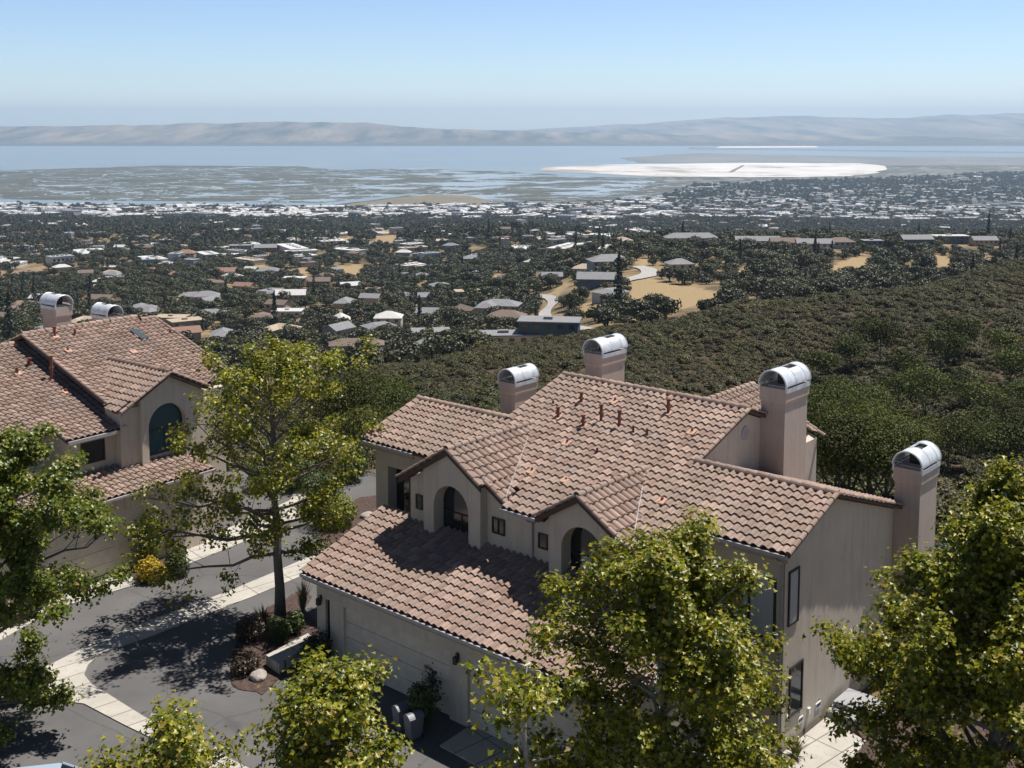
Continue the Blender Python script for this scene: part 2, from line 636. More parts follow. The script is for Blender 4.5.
def roof_vent(parent, x, y, z, h, flash, r=.05):
    mb = MB()
    mb.tube([(x, y, z - .1), (x, y, z + h)], r, 8)
    if h > .35:
        mb.tube([(x, y, z + h), (x, y, z + h + .06)], r * 1.5, 8)
        mb.tube([(x - .1, y, z + h * .55), (x + .1, y, z + h * .55)], r * .9, 6)
    o = mb.build('roof_vent', 'vent_clay', parent)
    if flash:
        fm = MB()
        k = 1 / 3
        w, lo, hi = .15, .2, .1
        P = [(x - w, y - lo), (x + w, y - lo), (x + w, y + hi), (x - w, y + hi)]
        v = [(px, py, z + (py - y) * k + .075) for px, py in P] + [(px, py, z + (py - y) * k + .125) for px, py in P]
        fm.add(v, [(3, 2, 1, 0), (4, 5, 6, 7), (0, 1, 5, 4), (1, 2, 6, 5), (2, 3, 7, 6), (3, 0, 4, 7)])
        fm.build('flashing', 'flash_clay', o)
    return o


def rake_board(mb, x0, z0, x1, z1, y0, y1, h=.2, mi=0):
    mb.prism([(x0, z0 - h), (x1, z1 - h), (x1, z1), (x0, z0)], 'y', y0, y1, mi)


# ------------------------------------------------------------------ the main townhouse (its own frame: X along the ridge, -Y to the garages)
TH = R(41.055)
house = empty('townhouse', (5.26, 42.97, 0), -TH)
tag(house, 'large cream townhouse in the centre with two arched dormers above a long garage roof', 'townhouse')
M = 1 / 3
HR = 8.41
pl = lambda y: HR + M * y
SV = Vector((0, 1, M)).normalized()
sl = math.sqrt(1 + M * M)
E0 = -7.95
EH = 7.95 / 23
ye_w = E0 + 4 * EH     # wing eaves
yr_w = E0 + 13 * EH    # wing ridges


def front_field(mb, x0, x1, j0, j1, **k):
    tile_field(mb, (x0, E0 + j0 * EH, pl(E0 + j0 * EH)), (1, 0, 0), SV, x1 - x0, (j1 - j0) * EH * sl, j1 - j0, **k)


rf = MB()
cw = 8.51 / 28
front_field(rf, -4.16, 4.35, 0, 23, row_off=lambda j: (12 * cw, 18 * cw) if j < 3 else (0, 8.51))
front_field(rf, 4.35, 6.0, 0, 13)
front_field(rf, 6.0, 9.38, 4, 13)
front_field(rf, -6.2, -4.16, 4, 13)
front_field(rf, -9.1, -6.2, 4, 13)
cap_run(rf, (-4.16, 0, HR + .02), (4.38, 0, HR + .02), .13)
cap_run(rf, (4.3, yr_w, pl(yr_w) + .02), (9.4, yr_w, pl(yr_w) + .02), .13)
cap_run(rf, (-9.12, yr_w, pl(yr_w) + .02), (-4.2, yr_w, pl(yr_w) + .02), .13)
for x, y0, y1 in ((4.35, yr_w, 0), (9.38, ye_w, yr_w), (-9.1, ye_w, yr_w), (-4.16, yr_w, 0), (6.0, E0, ye_w)):
    cap_run(rf, (x, y0 - .03, pl(y0) + .03), (x, y1, pl(y1) + .03), .085, seg=EH * sl)
rf.build('roof', ['tile', 'tile_deck'], house)

# rear slopes
rr = MB()
mr = .36
SR = Vector((0, -1, mr)).normalized()
srl = math.sqrt(1 + mr * mr)
tile_field(rr, (4.35, 4.9, HR - mr * 4.9), (-1, 0, 0), SR, 8.51, 4.9 * srl, 14)
zr = pl(yr_w)
mw = .335
SRw = Vector((0, -1, mw)).normalized()
for xa, xb in ((9.38, 4.35), (-4.16, -9.1)):
    L = 7.2
    tile_field(rr, (xa, yr_w + L, zr - mw * L), (-1, 0, 0), SRw, xa - xb, L * math.sqrt(1 + mw * mw), 21)
for x in (4.35, -4.16):
    cap_run(rr, (x, 4.9, HR - mr * 4.9 + .03), (x, 0, HR + .03), .085)
for x in (9.38, -9.1):
    cap_run(rr, (x, yr_w + 7.2, zr - mw * 7.2 + .03), (x, yr_w, zr + .03), .085)
rr.build('roof', ['tile', 'tile_deck'], house)
# cross gable at the back, its ridge running away from the main ridge
cg = MB()
xr, zrc, yend = 1.72, 8.03, 5.0
ms = .505
for s in (1, -1):
    Lx = 3.15
    V = Vector((-s, 0, ms)).normalized()
    U = Vector((0, s, 0))
    O = (xr + s * Lx, 0.2 if s > 0 else yend, zrc - ms * Lx)
    tile_field(cg, O, U, V, yend - .2, Lx * math.sqrt(1 + ms * ms), 11, clips=[((0, 0, HR - .02), (0, mr, 1))])
    cap_run(cg, (xr + s * Lx, yend, zrc - ms * Lx + .03), (xr, yend, zrc + .03), .085)
cap_run(cg, (xr, .5, zrc + .02), (xr, yend + .02, zrc + .02), .13)
cg.build('roof', ['tile', 'tile_deck'], house)

# garage roof
gr = MB()
GX0, GX1, GY, GZ = -6.91, 7.38, -11.39, 2.835
gv = 11.39 - 7.35
tile_field(gr, (GX0, GY, GZ), (1, 0, 0), SV, GX1 - GX0, gv * sl, 12)
for x in (GX0, GX1):
    cap_run(gr, (x, GY - .03, GZ + .03), (x, -7.4, GZ + M * gv + .03), .085, seg=EH * sl)
gr.build('garage_roof', ['tile', 'tile_deck'], house)


# dormer roofs
def dormer(px, pz, y0, md, wl, wr, rl, rrw, setback=None):
    d = MB()
    s = math.sqrt(1 + md * md)
    yend = (pz - HR) / M + .6
    clip = [((0, 0, HR + .0), (0, -M, 1))]
    Vr = Vector((-1, 0, md)).normalized()
    L = yend - y0
    off = None
    if setback:
        nset, dy = setback
        off = lambda j: (dy, L) if j < nset else (0, L)
    tile_field(d, (px + wr, y0, pz - md * wr), (0, 1, 0), Vr, L, wr * s, rrw, clips=clip, row_off=off)
    Vl = Vector((1, 0, md)).normalized()
    tile_field(d, (px - wl, yend, pz - md * wl), (0, -1, 0), Vl, L, wl * s, rl, clips=clip)
    cap_run(d, (px, y0 - .02, pz + .03), (px, (pz - HR) / M, pz + .03), .12)
    if setback:
        xk = px + wr * (1 - setback[0] / rrw)
        cap_run(d, (xk, y0 - .02, pz - md * (xk - px) + .03), (px, y0 - .02, pz + .03), .085, seg=.35)
        cap_run(d, (px + wr, y0 + setback[1] - .02, pz - md * wr + .03), (xk - .1, y0 + setback[1] - .02, pz - md * (xk - .1 - px) + .03), .085, seg=.35)
    else:
        cap_run(d, (px + wr, y0 - .02, pz - md * wr + .03), (px, y0 - .02, pz + .03), .085, seg=.35)
    cap_run(d, (px - wl, y0 - .02, pz - md * wl + .03), (px, y0 - .02, pz + .03), .085, seg=.35)
    o = d.build('dormer_roof', ['tile', 'tile_deck'], house)
    b = MB()
    rake_board(b, px - wl, pz - md * wl, px, pz, y0 + .005, y0 + .055)
    if setback:
        rake_board(b, px, pz, xk, pz - md * (xk - px), y0 + .005, y0 + .055)
        ys = y0 + setback[1]
        rake_board(b, xk - .1, pz - md * (xk - .1 - px), px + wr, pz - md * wr, ys + .005, ys + .055)
    else:
        rake_board(b, px, pz, px + wr, pz - md * wr, y0 + .005, y0 + .055)
    b.build('fascia', 'fascia_brown', o)
    return o


MD = .611
D1 = (-2.952, 7.30, -8.11)
D2 = (2.908, 6.95, -8.22)
dormer(*D1, MD, 2.48, 2.55, 7, 8, setback=(3, .36))
dormer(*D2, MD, 1.75, 2.1, 6, 6)

# pale metal lining of the dormer valleys
for (px, pz, y0), xe, sg in ((D1, -.62, 1), (D2, 4.6, 1), (D2, 1.4, -1)):
    f0 = Vector((px, (pz - HR) / M, pz))
    ze = pz - MD * abs(xe - px)
    f1 = Vector((xe, (ze - HR) / M, ze))
    fm = MB()
    d_ = (f1 - f0).normalized()
    a_ = f0 + d_ * 1.3
    s__ = d_.cross(Vector((0, 0, 1))).normalized() * .010
    up_ = Vector((0, 0, .155))
    fm.add([a_ - s__ + up_, a_ + s__ + up_, f1 + s__ + up_, f1 - s__ + up_, a_ - s__, a_ + s__, f1 + s__, f1 - s__],
           [(0, 1, 2, 3), (4, 7, 6, 5), (0, 4, 5, 1), (1, 5, 6, 2), (2, 6, 7, 3), (3, 7, 4, 0)])
    fm.build('valley_flashing', 'flash_metal', house)

# walls
w = MB()
# centre block, left and right wings: gabled solids
w.prism([(-7.35, -.6), (-7.35, pl(-7.35) - .16), (0, HR - .16), (4.7, HR - mr * 4.7 - .16), (4.7, -3)], 'x', -3.9, 4.12)
w.prism([(-7.4, -.6), (-7.4, pl(-7.4) - .16), (-5.2, pl(-5.2) - .16), (-5.2, -.6)], 'x', -5.22, -3.9)
w.prism([(-7.4, -.6), (-7.4, pl(-7.4) - .16), (-5.2, pl(-5.2) - .16), (-5.2, -.6)], 'x', 4.12, 5.85)
yb = 3.4
w.prism([(-6.16, -.6), (-6.16, pl(-6.16) - .16), (yr_w, zr - .16), (yb, zr - mw * (yb - yr_w) - .16), (yb, -3)], 'x', 4.12, 9.07)
w.prism([(-5.6, -.6), (-5.6, pl(-5.6) - .16), (yr_w, zr - .16), (yb, zr - mw * (yb - yr_w) - .16), (yb, -3)], 'x', -8.9, -3.9)
# rear cross gable body
w.prism([(xr - 2.9, -3), (xr - 2.9, zrc - ms * 2.9 - .16), (xr, zrc - .16), (xr + 2.92, zrc - ms * 2.92 - .16), (xr + 2.92, -3)], 'y', 3.9, 4.85)
# entry wall of the left wing, with its tall opening
w.box(-8.9, -8.2, -6.06, -5.6, -.6, 6.2)
w.box(-8.2, -6.55, -6.06, -5.6, 5.2, 6.2)
w.box(-6.55, -5.22, -6.06, -5.6, -.6, 6.2)
# dormer gables
for (px, pz, y0), xl, xr_, yf in ((D1, -5.3, -.5, -7.4), (D2, 1.25, 4.85, -7.4)):
    t = lambda x: pz - MD * abs(x - px) - .17
    w.prism([(xl, 3.8), (xr_, 3.8), (xr_, t(xr_)), (px, t(px)), (xl, t(xl))], 'y', yf, -6.6)
# centre front strip between the dormers
w.box(-.498, 1.248, -7.6, -6.9, 3.8, pl(-7.6) - .2)
# arched portals
for (px, pz, y0), x0, x1, xa, xb, zs in ((D1, -4.27, -1.5, -3.76, -2.06, 5.12), (D2, 1.54, 4.27, 2.06, 3.76, 5.02)):
    t = lambda x: pz - MD * abs(x - px) - .17
    arch_wall(w, x0, x1, 3.75, t, xa, xb, zs, -7.95, -7.602)
    arch_wall(w, -5.3 if x0 < 0 else 1.25, -.5 if x0 < 0 else 4.85, 3.75, t, xa, xb, zs, -7.6, -7.402)
w.build('wall', 'stucco', house)

# garage: walls, doors
g = MB()
YF = -10.89
g.prism([(YF + .16, -.6), (YF + .16, GZ + M * .6 - .16), (-7.4, GZ + M * 3.95 - .16), (-7.4, -.6)], 'x', -6.75, 7.2)
zt = GZ + M * .5 - .16
for a, b in ((-6.75, -6.28), (-6.04, -5.31), (-.16, .64), (5.79, 7.2)):
    g.box(a, b, YF, YF + .16, -.6, zt)
g.box(-6.28, -6.04, YF, YF + .16, -.6, .2)
g.box(-6.28, -6.04, YF, YF + .16, 1.88, zt)
g.box(-5.31, -.16, YF, YF + .16, 1.86, zt)
g.box(.64, 5.79, YF, YF + .16, 1.86, zt)
g.build('garage_wall', 'stucco', house)
for a, b in ((-5.31, -.16), (.64, 5.79)):
    d = MB()
    for k in range(4):
        z0 = -.38 + k * .56
        d.box(a + .003, b - .003, YF + .11, YF + .157, z0 + .008, z0 + .552)
    d.build('garage_door', 'door_paint', house)
f = window(house, -6.28, -6.04, .2, 1.88, YF + .155, 0)

for x in (-6.5, .25):
    v = MB()
    v.box(x - .05, x + .05, YF - .03, YF, 1.75, 1.95)
    v.box(x - .07, x + .07, YF - .2, YF - .06, 1.62, 1.86)
    v.tube([(x, YF - .02, 1.9), (x, YF - .1, 1.98), (x, YF - .13, 1.86)], .015, 6)
    v.build('wall_lamp', 'metal_dark', house)

# eave gutters and downspouts
gu = lambda a, b, y, z: MB().box(a, b, y - .1, y, z - .06, z + .045).build('gutter', 'gutter_paint', house)
gu(GX0, GX1, GY - .03, GZ - .05)
gu(6.02, 9.36, ye_w - .03, pl(ye_w) - .05)
gu(-9.08, -6.2, ye_w - .03, pl(ye_w) - .05)
gu(-.5, 1.2, E0 - .03, pl(E0) - .05)
fa = MB()
fa.box(GX0 + .02, GX1 - .02, GY - .028, GY + .03, GZ - .24, GZ - .112)
fa.box(6.02, 9.34, ye_w - .028, ye_w + .03, pl(ye_w) - .26, pl(ye_w) - .112)
fa.box(-9.06, -6.2, ye_w - .028, ye_w + .03, pl(ye_w) - .26, pl(ye_w) - .112)
fa.build('fascia', 'soffit_paint', house)
ds = MB()
ds.tube([(.58, -8.02, pl(E0) - .1), (.58, -7.9, pl(E0) - .22), (.58, -7.66, pl(E0) - .35), (.58, -7.66, 4.15)], .04, 8)
ds.build('downspout', 'gutter_paint', house)
ds = MB()
ds.tube([(9.0, -6.7, 6.05), (9.0, -6.5, 5.9), (9.0, -6.22, 5.75), (9.0, -6.22, -.3)], .04, 8)
ds.build('downspout', 'gutter_paint', house)

# windows
window(house, -5.0, -4.66, 4.62, 5.17, -7.6, 0)
window(house, -1.24, -.66, 4.62, 5.19, -7.6, 1)
window(house, .82, 1.22, 4.6, 5.13, -7.6, 0)
window(house, -3.8, -1.95, 4.05, 5.95, -7.4, arch=True)
window(house, 2.02, 3.85, 3.98, 5.85, -7.4, arch=True, glass='glass')
bl = MB()
bl.box(2.5, 3.75, -7.43, -7.428, 4.1, 4.75)
bl.build('blind', 'blind', house)
# right wing: window pair with pale blinds, and the end-wall windows
window(house, 6.15, 8.8, 3.3, 5.2, -6.16, 2, glass='blind', fw=.07)
for a, b, z0, z1 in ((-5.95, -5.3, 3.75, 5.45), (-5.75, -4.9, .8, 2.4)):
    window(house, a, b, z0, z1, 9.07, 0, axis='x', sgn=1, glass='blind' if z0 > 3 else 'glass', fw=.06)
# left wing entry: dark glazed door inside the opening
window(house, -8.15, -6.6, -.4, 5.1, -5.6, 1, fw=.08)

# gable vent, wall vents, lamp
v = MB()
v.tube([(4.12, .12, 7.48), (4.15, .12, 7.48)], .26, 20)
v.build('gable_vent', 'gutter_paint', house)
for y, z in ((-4.95, .42), (-3.75, .42)):
    v = MB()
    v.box(9.07, 9.095, y - .17, y + .17, z - .1, z + .1, 0)
    v.box(9.095, 9.102, y - .13, y + .13, z - .02, z + .07, 1)
    v.build('wall_vent', ['white_paint', 'metal_dark'], house)
v = MB()
v.box(9.07, 9.14, -4.48, -4.36, .42, .62)
v.build('wall_lamp', 'white_paint', house)

# chimneys
chimney(house, 4.13, 5.1, 1.25, 3.0, 1, 9.03)
chimney(house, 9.08, 9.97, 1.72, 3.25, -1, 6.88)
chimney(house, -5.06, -4.16, 2.6, 4.25, 1, 8.84)
chimney(house, -9.95, -9.05, 2.6, 4.1, -1, 6.84)
pf = MB()
pf.tube([(5.0, 1.9, 3.9), (5.22, 2.0, 4.3), (5.25, 2.05, 5.55)], .03, 6)
pf.build('vent_pipe', 'white_paint', house)

for x, y, h, fl in ((-3.08, -2.03, .18, 0), (-2.02, -1.62, .42, 1), (-.76, -1.15, .22, 1), (-2.22, -2.8, .42, 1), (-.87, -2.99, .45, 1),
                    (-.46, -2.43, .62, 0), (.45, -2.55, .62, 0), (.78, -1.24, .25, 0), (1.7, -1.23, .55, 1), (1.19, -2.72, .32, 0),
                    (1.79, -2.72, .32, 0), (3.23, -2.03, .2, 1), (-.73, -4.12, .2, 1), (.66, -4.17, .2, 0), (-.83, -5.98, .2, 1),
                    (.7, -5.98, .16, 1), (4.49, -5.79, .2, 1)):
    roof_vent(house, x, y, pl(y), h, fl, .045 if h < .4 else .06)

# ------------------------------------------------------------------ the left townhouse
TL = R(37.53)
lh = empty('townhouse', (-21.5, 54.57, 0), math.pi / 2 - TL)
tag(lh, 'cream townhouse at the left edge with one big teal arched window and a skylight', 'townhouse')
HL = 8.75
ml = .333
plL = lambda y: HL + ml * y
SVl = Vector((0, 1, ml)).normalized()
sll = math.sqrt(1 + ml * ml)


def lfield(mb, x0, x1, y0, y1, dz=0, **k):
    n = round((y1 - y0) / EH)
    tile_field(mb, (x0, y0, plL(y0) - dz), (1, 0, 0), SVl, x1 - x0, (y1 - y0) * sll, n, **k)


rl = MB()
lfield(rl, -2.42, 3.7, -6.9, 0)
lfield(rl, 3.7, 4.6, -5.98, -.35, .02)
cap_run(rl, (-2.42, 0, HL + .02), (3.75, 0, HL + .02), .13)
cap_run(rl, (3.75, -.35, plL(-.35) + .02), (4.65, -.35, plL(-.35) + .02), .12)
cap_run(rl, (-2.42, -6.9, plL(-6.9) + .03), (-2.42, 0, HL + .03), .085, seg=.36)
cap_run(rl, (4.6, -6.0, plL(-6) + .03), (4.6, -.35, plL(-.35) + .03), .085, seg=.36)
rl.build('roof', ['tile', 'tile_deck'], lh)
rl = MB()
lfield(rl, -4.87, -1.97, -7.59, .6, .7)
lfield(rl, -10.5, -4.87, -6.62, .6, .7)
cap_run(rl, (-10.5, .6, plL(.6) - .68), (-2.0, .6, plL(.6) - .68), .13)
cap_run(rl, (-4.87, -7.62, plL(-7.6) - .67), (-4.87, -6.62, plL(-6.62) - .67), .085, seg=.36)
rl.build('roof', ['tile', 'tile_deck'], lh)
rl = MB()
tile_field(rl, (4.6, 6.3, HL - mr * 6.3), (-1, 0, 0), SR, 7.02, 6.3 * srl, 18)
tile_field(rl, (-2.45, 6.3, HL - .5 - mr * 5.7), (-1, 0, 0), SR, 8.05, 5.7 * srl, 16)
# back cross gable showing above the left roof
xg, zg = -6.6, 8.95
for s in (1, -1):
    Lx = 3.4
    O = (xg + s * Lx, -.4 if s > 0 else 6.5, zg - .4 * Lx)
    tile_field(rl, O, (0, s, 0), Vector((-s, 0, .4)).normalized(), 6.9, Lx * 1.077, 10)
cap_run(rl, (xg, -.5, zg + .02), (xg, 6.5, zg + .02), .13)
rl.build('roof', ['tile', 'tile_deck'], lh)
# dormer
LD = (-.08, 7.65, -8.13)
lmd = .51
d = MB()
s_ = math.sqrt(1 + lmd * lmd)
yend = (LD[1] - HL) / ml + .6
clip = [((0, 0, HL), (0, -ml, 1))]
L = yend - LD[2]
tile_field(d, (LD[0] + 2.14, LD[2], LD[1] - lmd * 2.14), (0, 1, 0), Vector((-1, 0, lmd)).normalized(), L, 2.14 * s_, 7, clips=clip)
tile_field(d, (LD[0] - 2.58, yend, LD[1] - lmd * 2.58), (0, -1, 0), Vector((1, 0, lmd)).normalized(), L, 2.58 * s_, 8, clips=clip,
           row_off=lambda j: (0, L - .3) if j < 2 else (0, L))
cap_run(d, (LD[0], LD[2] - .02, LD[1] + .03), (LD[0], (LD[1] - HL) / ml, LD[1] + .03), .12)
for sx in (2.14, -2.58):
    cap_run(d, (LD[0] + sx, LD[2] - .02, LD[1] - lmd * abs(sx) + .03), (LD[0], LD[2] - .02, LD[1] + .03), .085, seg=.36)
o = d.build('dormer_roof', ['tile', 'tile_deck'], lh)
b = MB()
rake_board(b, LD[0] - 2.58, LD[1] - lmd * 2.58, LD[0], LD[1], LD[2] + .005, LD[2] + .05, .14)
rake_board(b, LD[0], LD[1], LD[0] + 2.14, LD[1] - lmd * 2.14, LD[2] + .005, LD[2] + .05, .14)
b.build('fascia', 'soffit_paint', o)
# garage roof
lg = MB()
LGY, LGZ = -9.18, 3.17
tile_field(lg, (-10.5, LGY, LGZ), (1, 0, 0), SVl, 11.8, (9.18 - 7.0) * sll, 6)
lg.build('garage_roof', ['tile', 'tile_deck'], lh)
# walls
w = MB()
w.prism([(-7.1, -.8), (-7.1, plL(-7.1) - .16), (0, HL - .16), (6, HL - mr * 6 - .16), (6, -3)], 'x', -1.95, 3.6)
w.prism([(-5.6, -.8), (-5.6, plL(-5.6) - .18), (-.4, plL(-.4) - .18), (6, HL - mr * 6.2 - .3), (6, -3)], 'x', 3.6, 4.4)
w.prism([(-7.2, -.8), (-7.2, plL(-7.2) - .86), (.6, plL(.6) - .9), (6, HL - .5 - mr * 5.6 - .2), (6, -3)], 'x', -4.65, -1.94)
w.prism([(-6.3, -.8), (-6.3, plL(-6.3) - .86), (.6, plL(.6) - .9), (6, HL - .5 - mr * 5.6 - .2), (6, -3)], 'x', -10.3, -4.65)
t = lambda x: LD[1] - lmd * abs(x - LD[0]) - .17
w.prism([(-2.36, 3.4), (1.95, 3.4), (1.95, t(1.95)), (LD[0], t(LD[0])), (-2.36, t(-2.36))], 'y', -7.5, -6.5)
arch_wall(w, -1.42, 1.92, 3.4, t, -1.07, .87, 5.25, -7.78, -7.502)
w.box(-2.36, -1.42, -7.62, -7.5, 3.4, t(-2.36))
w.build('wall', 'stucco', lh)
window(lh, -1.07, .87, 3.95, 6.22, -7.5, arch=True, glass='glass_teal', fw=.06)
window(lh, -4.02, -2.9, 4.22, 5.15, -7.2, 0, fw=.06)
MB().box(-4.85, -2.5, -7.72, -7.6, plL(-7.59) - .86, plL(-7.59) - .72).build('gutter', 'gutter_paint', lh)
MB().box(-10.5, 1.3, LGY - .13, LGY - .02, LGZ - .1, LGZ - .01).build('gutter', 'gutter_paint', lh)
g = MB()
LY = -8.68
g.prism([(LY + .16, -.8), (LY + .16, LGZ + .06), (-6.9, LGZ + .62), (-6.9, -.8)], 'x', -10.3, 1.1)
for a, b2 in ((-10.3, -8.5), (-3.4, 1.1)):
    g.box(a, b2, LY, LY + .16, -.8, LGZ + .01)
g.box(-8.5, -3.4, LY, LY + .16, 2.06, LGZ + .01)
g.build('garage_wall', 'stucco', lh)
d = MB()
for k in range(4):
    z0 = -.36 + k * .605
    d.box(-8.497, -3.403, LY + .1, LY + .157, z0 + .008, z0 + .597)
d.build('garage_door', 'door_paint', lh)
chimney(lh, 1.12, 1.95, 3.0, 4.3, 4, 9.3)
chimney(lh, 4.02, 4.85, 3.0, 4.3, 3, 8.4)
sk = MB()
P = [(2.45, -1.35), (2.85, -1.35), (2.85, -2.35), (2.45, -2.35)]
sk.add([(x, y, plL(y) + .05) for x, y in P] + [(x, y, plL(y) + .16) for x, y in P],
       [(3, 2, 1, 0), (4, 5, 6, 7), (0, 1, 5, 4), (1, 2, 6, 5), (2, 3, 7, 6), (3, 0, 4, 7)])
sk.build('skylight', 'skylight_glass', lh)
for x, y, h, fl in ((-1.18, -.72, .5, 1), (-.21, -.84, .35, 0), (-1.38, -2.13, .2, 1), (2.55, -1.88, .1, 1), (1.35, -3.21, .12, 1), (4.3, -2.05, .2, 0)):
    roof_vent(lh, x, y, plL(y), h, fl, .06)
for x, y, h, fl in ((-3.84, -2.02, .35, 1), (-3.0, -1.6, .4, 0), (-2.8, -4.18, .2, 1), (-2.75, -3.0, 1.1, 0)):
    roof_vent(lh, x, y, plL(y) - .7, h, fl, .07)

# ------------------------------------------------------------------ terrain (height field)
TCOL = {
    -150: [(0, -.42), (55, -.42), (70, -4), (150, -32), (300, -54), (500, -75), (700, -94), (1000, -116), (1500, -142), (2200, -178), (3000, -224), (3500, -239)],
    0: [(0, -.42), (57, -.42), (75, -5), (150, -30), (300, -52), (500, -73), (700, -92), (1000, -114), (1500, -139), (2200, -175), (3000, -222), (3500, -239)],
    256: [(0, -.42), (57, -.42), (80, -6), (150, -26), (220, -36), (300, -52), (450, -71), (700, -90), (1000, -108), (1450, -124), (2000, -168), (3000, -222), (3500, -239)],
    400: [(0, -.42), (57, -.42), (80, -5), (150, -23), (235, -33), (300, -48), (400, -62), (500, -74), (700, -90), (1000, -108), (1400, -121), (2000, -170), (3000, -222), (3500, -239)],
    512: [(0, -.42), (57, -.42), (80, -4), (150, -21), (255, -33), (320, -46), (400, -57), (520, -66), (700, -80), (1000, -98), (1300, -112), (2000, -170), (3000, -222), (3500, -239)],
    640: [(0, -.42), (54, -.42), (80, -5), (150, -24), (285, -34), (340, -44), (420, -50), (480, -52), (560, -53), (700, -60), (820, -67), (1000, -92), (2000, -178), (3000, -224), (3500, -239)],
    770: [(0, -.42), (48, -.42), (60, -2), (90, -10), (150, -28), (220, -32), (300, -30), (380, -43), (480, -52), (600, -57), (720, -60), (810, -63.5), (1000, -94), (2000, -180), (3000, -225), (3500, -239)],
    900: [(0, -.42), (42, -.42), (60, -2.5), (90, -12), (140, -27), (180, -31), (240, -30.5), (315, -28), (400, -44), (550, -58), (650, -61), (810, -64.5), (1000, -96), (2000, -182), (3000, -226), (3500, -239)],
    1024: [(0, -.42), (40, -.42), (60, -2.5), (90, -12), (140, -27), (180, -29), (260, -25.5), (345, -24), (450, -42), (600, -59.5), (700, -62), (810, -65), (1000, -97), (2000, -182), (3000, -226), (3500, -239)],
    1200: [(0, -.42), (40, -.42), (60, -2.5), (90, -12), (140, -26), (180, -27), (260, -19), (355, -15), (470, -36), (600, -56), (700, -61), (810, -65), (1000, -97), (2000, -182), (3000, -226), (3500, -239)],
}
_A = np.array([(k - 512) / FPX for k in TCOL])
_LD = np.linspace(math.log(20), math.log(12000), 420)
_T = np.array([np.interp(np.exp(_LD), [p[0] for p in c], [p[1] for p in c]) for c in TCOL.values()])
for _ in range(3):  # round the corners of the profile a little
    _T[:, 1:-1] = .25 * _T[:, :-2] + .5 * _T[:, 1:-1] + .25 * _T[:, 2:]


def vnoise(x, y, seed=0):
    """smooth value noise, numpy"""
    xi, yi = np.floor(x).astype(np.int64), np.floor(y).astype(np.int64)
    fx, fy = x - xi, y - yi
    fx, fy = fx * fx * (3 - 2 * fx), fy * fy * (3 - 2 * fy)

    def h(a, b):
        n = (a * 374761393 + b * 668265263 + seed * 144269) & 0xffffffff
        n = ((n ^ (n >> 13)) * 1274126177) & 0xffffffff
        return ((n ^ (n >> 16)) & 0xffff) / 32767.5 - 1
    return (h(xi, yi) * (1 - fx) + h(xi + 1, yi) * fx) * (1 - fy) + (h(xi, yi + 1) * (1 - fx) + h(xi + 1, yi + 1) * fx) * fy


def fbm(x, y, seed=0, oct=4):
    s, a = 0, 1
    for o in range(oct):
        s = s + a * vnoise(x, y, seed + o)
        x, y, a = x * 2.03 + 11.7, y * 2.03 + 5.3, a * .5
    return s / 1.9


def sstep(a, b, x):
    t = np.clip((x - a) / (b - a), 0, 1)
    return t * t * (3 - 2 * t)


def terrain(X, Y):
    X, Y = np.asarray(X, float), np.asarray(Y, float)
    Yc = np.clip(Y, 20, 11900)
    a = np.clip(X / np.maximum(Yc, 40), _A[0], _A[-1])
    ia = np.interp(a, _A, np.arange(len(_A)))
    il = (np.log(Yc) - _LD[0]) / (_LD[1] - _LD[0])
    i0 = np.clip(ia.astype(int), 0, len(_A) - 2)
    l0 = np.clip(il.astype(int), 0, len(_LD) - 2)
    fa, fl = ia - i0, il - l0
    fa = fa * fa * (3 - 2 * fa)
    z = (_T[i0, l0] * (1 - fl) + _T[i0, l0 + 1] * fl) * (1 - fa) + (_T[i0 + 1, l0] * (1 - fl) + _T[i0 + 1, l0 + 1] * fl) * fa
    amp = 1.0 * sstep(75, 140, Y) * (1 - sstep(2200, 3200, Y))
    z = z + amp * (.8 * fbm(X / 22, Y / 22, 3) + np.clip(Y / 260, 0, 3.2) * fbm(X / 120, Y / 120, 9)
                 + 11 * sstep(650, 1150, Y) * fbm(X / 230, Y / 190, 15, 3))
    return z


def at(px, py):
    """the terrain point the photograph shows at a pixel (march along the sight line)"""
    s, t = slope_of(py), tan_of(px, py)
    Y = np.exp(np.linspace(math.log(62), math.log(9000), 4000))
    below = CAMZ - s * Y < terrain(t * Y, Y)
    k = int(np.argmax(below)) if below.any() else len(Y) - 1
    y = Y[k]
    return np.array([t * y, y, float(terrain(t * y, y))])


def visible(X, Y, Z):
    """is a point above the terrain seen from the viewpoint (vectorised)"""
    ok = np.ones(len(X), bool)
    for f in np.linspace(.12, .985, 60):
        ok &= (CAMZ + (Z - CAMZ) * f) > terrain(X * f, Y * f) - .3
    return ok


def to_px(X, Y, Z):
    f = Y * math.cos(PITCH) - (Z - CAMZ) * math.sin(PITCH)
    u = Y * math.sin(PITCH) + (Z - CAMZ) * math.cos(PITCH)
    return 512 + FPX * X / f, PY0 - FPX * u / f


def poly_world(pts):
    return np.array([at(x, y)[:2] for x, y in pts])


def inside(P, X, Y):
    r = np.zeros(np.shape(X), bool)
    n = len(P)
    for i in range(n):
        x1, y1 = P[i]
        x2, y2 = P[(i + 1) % n]
        c = ((y1 > Y) != (y2 > Y)) & (X < (x2 - x1) * (Y - y1) / (y2 - y1 + 1e-12) + x1)
        r ^= c
    return r


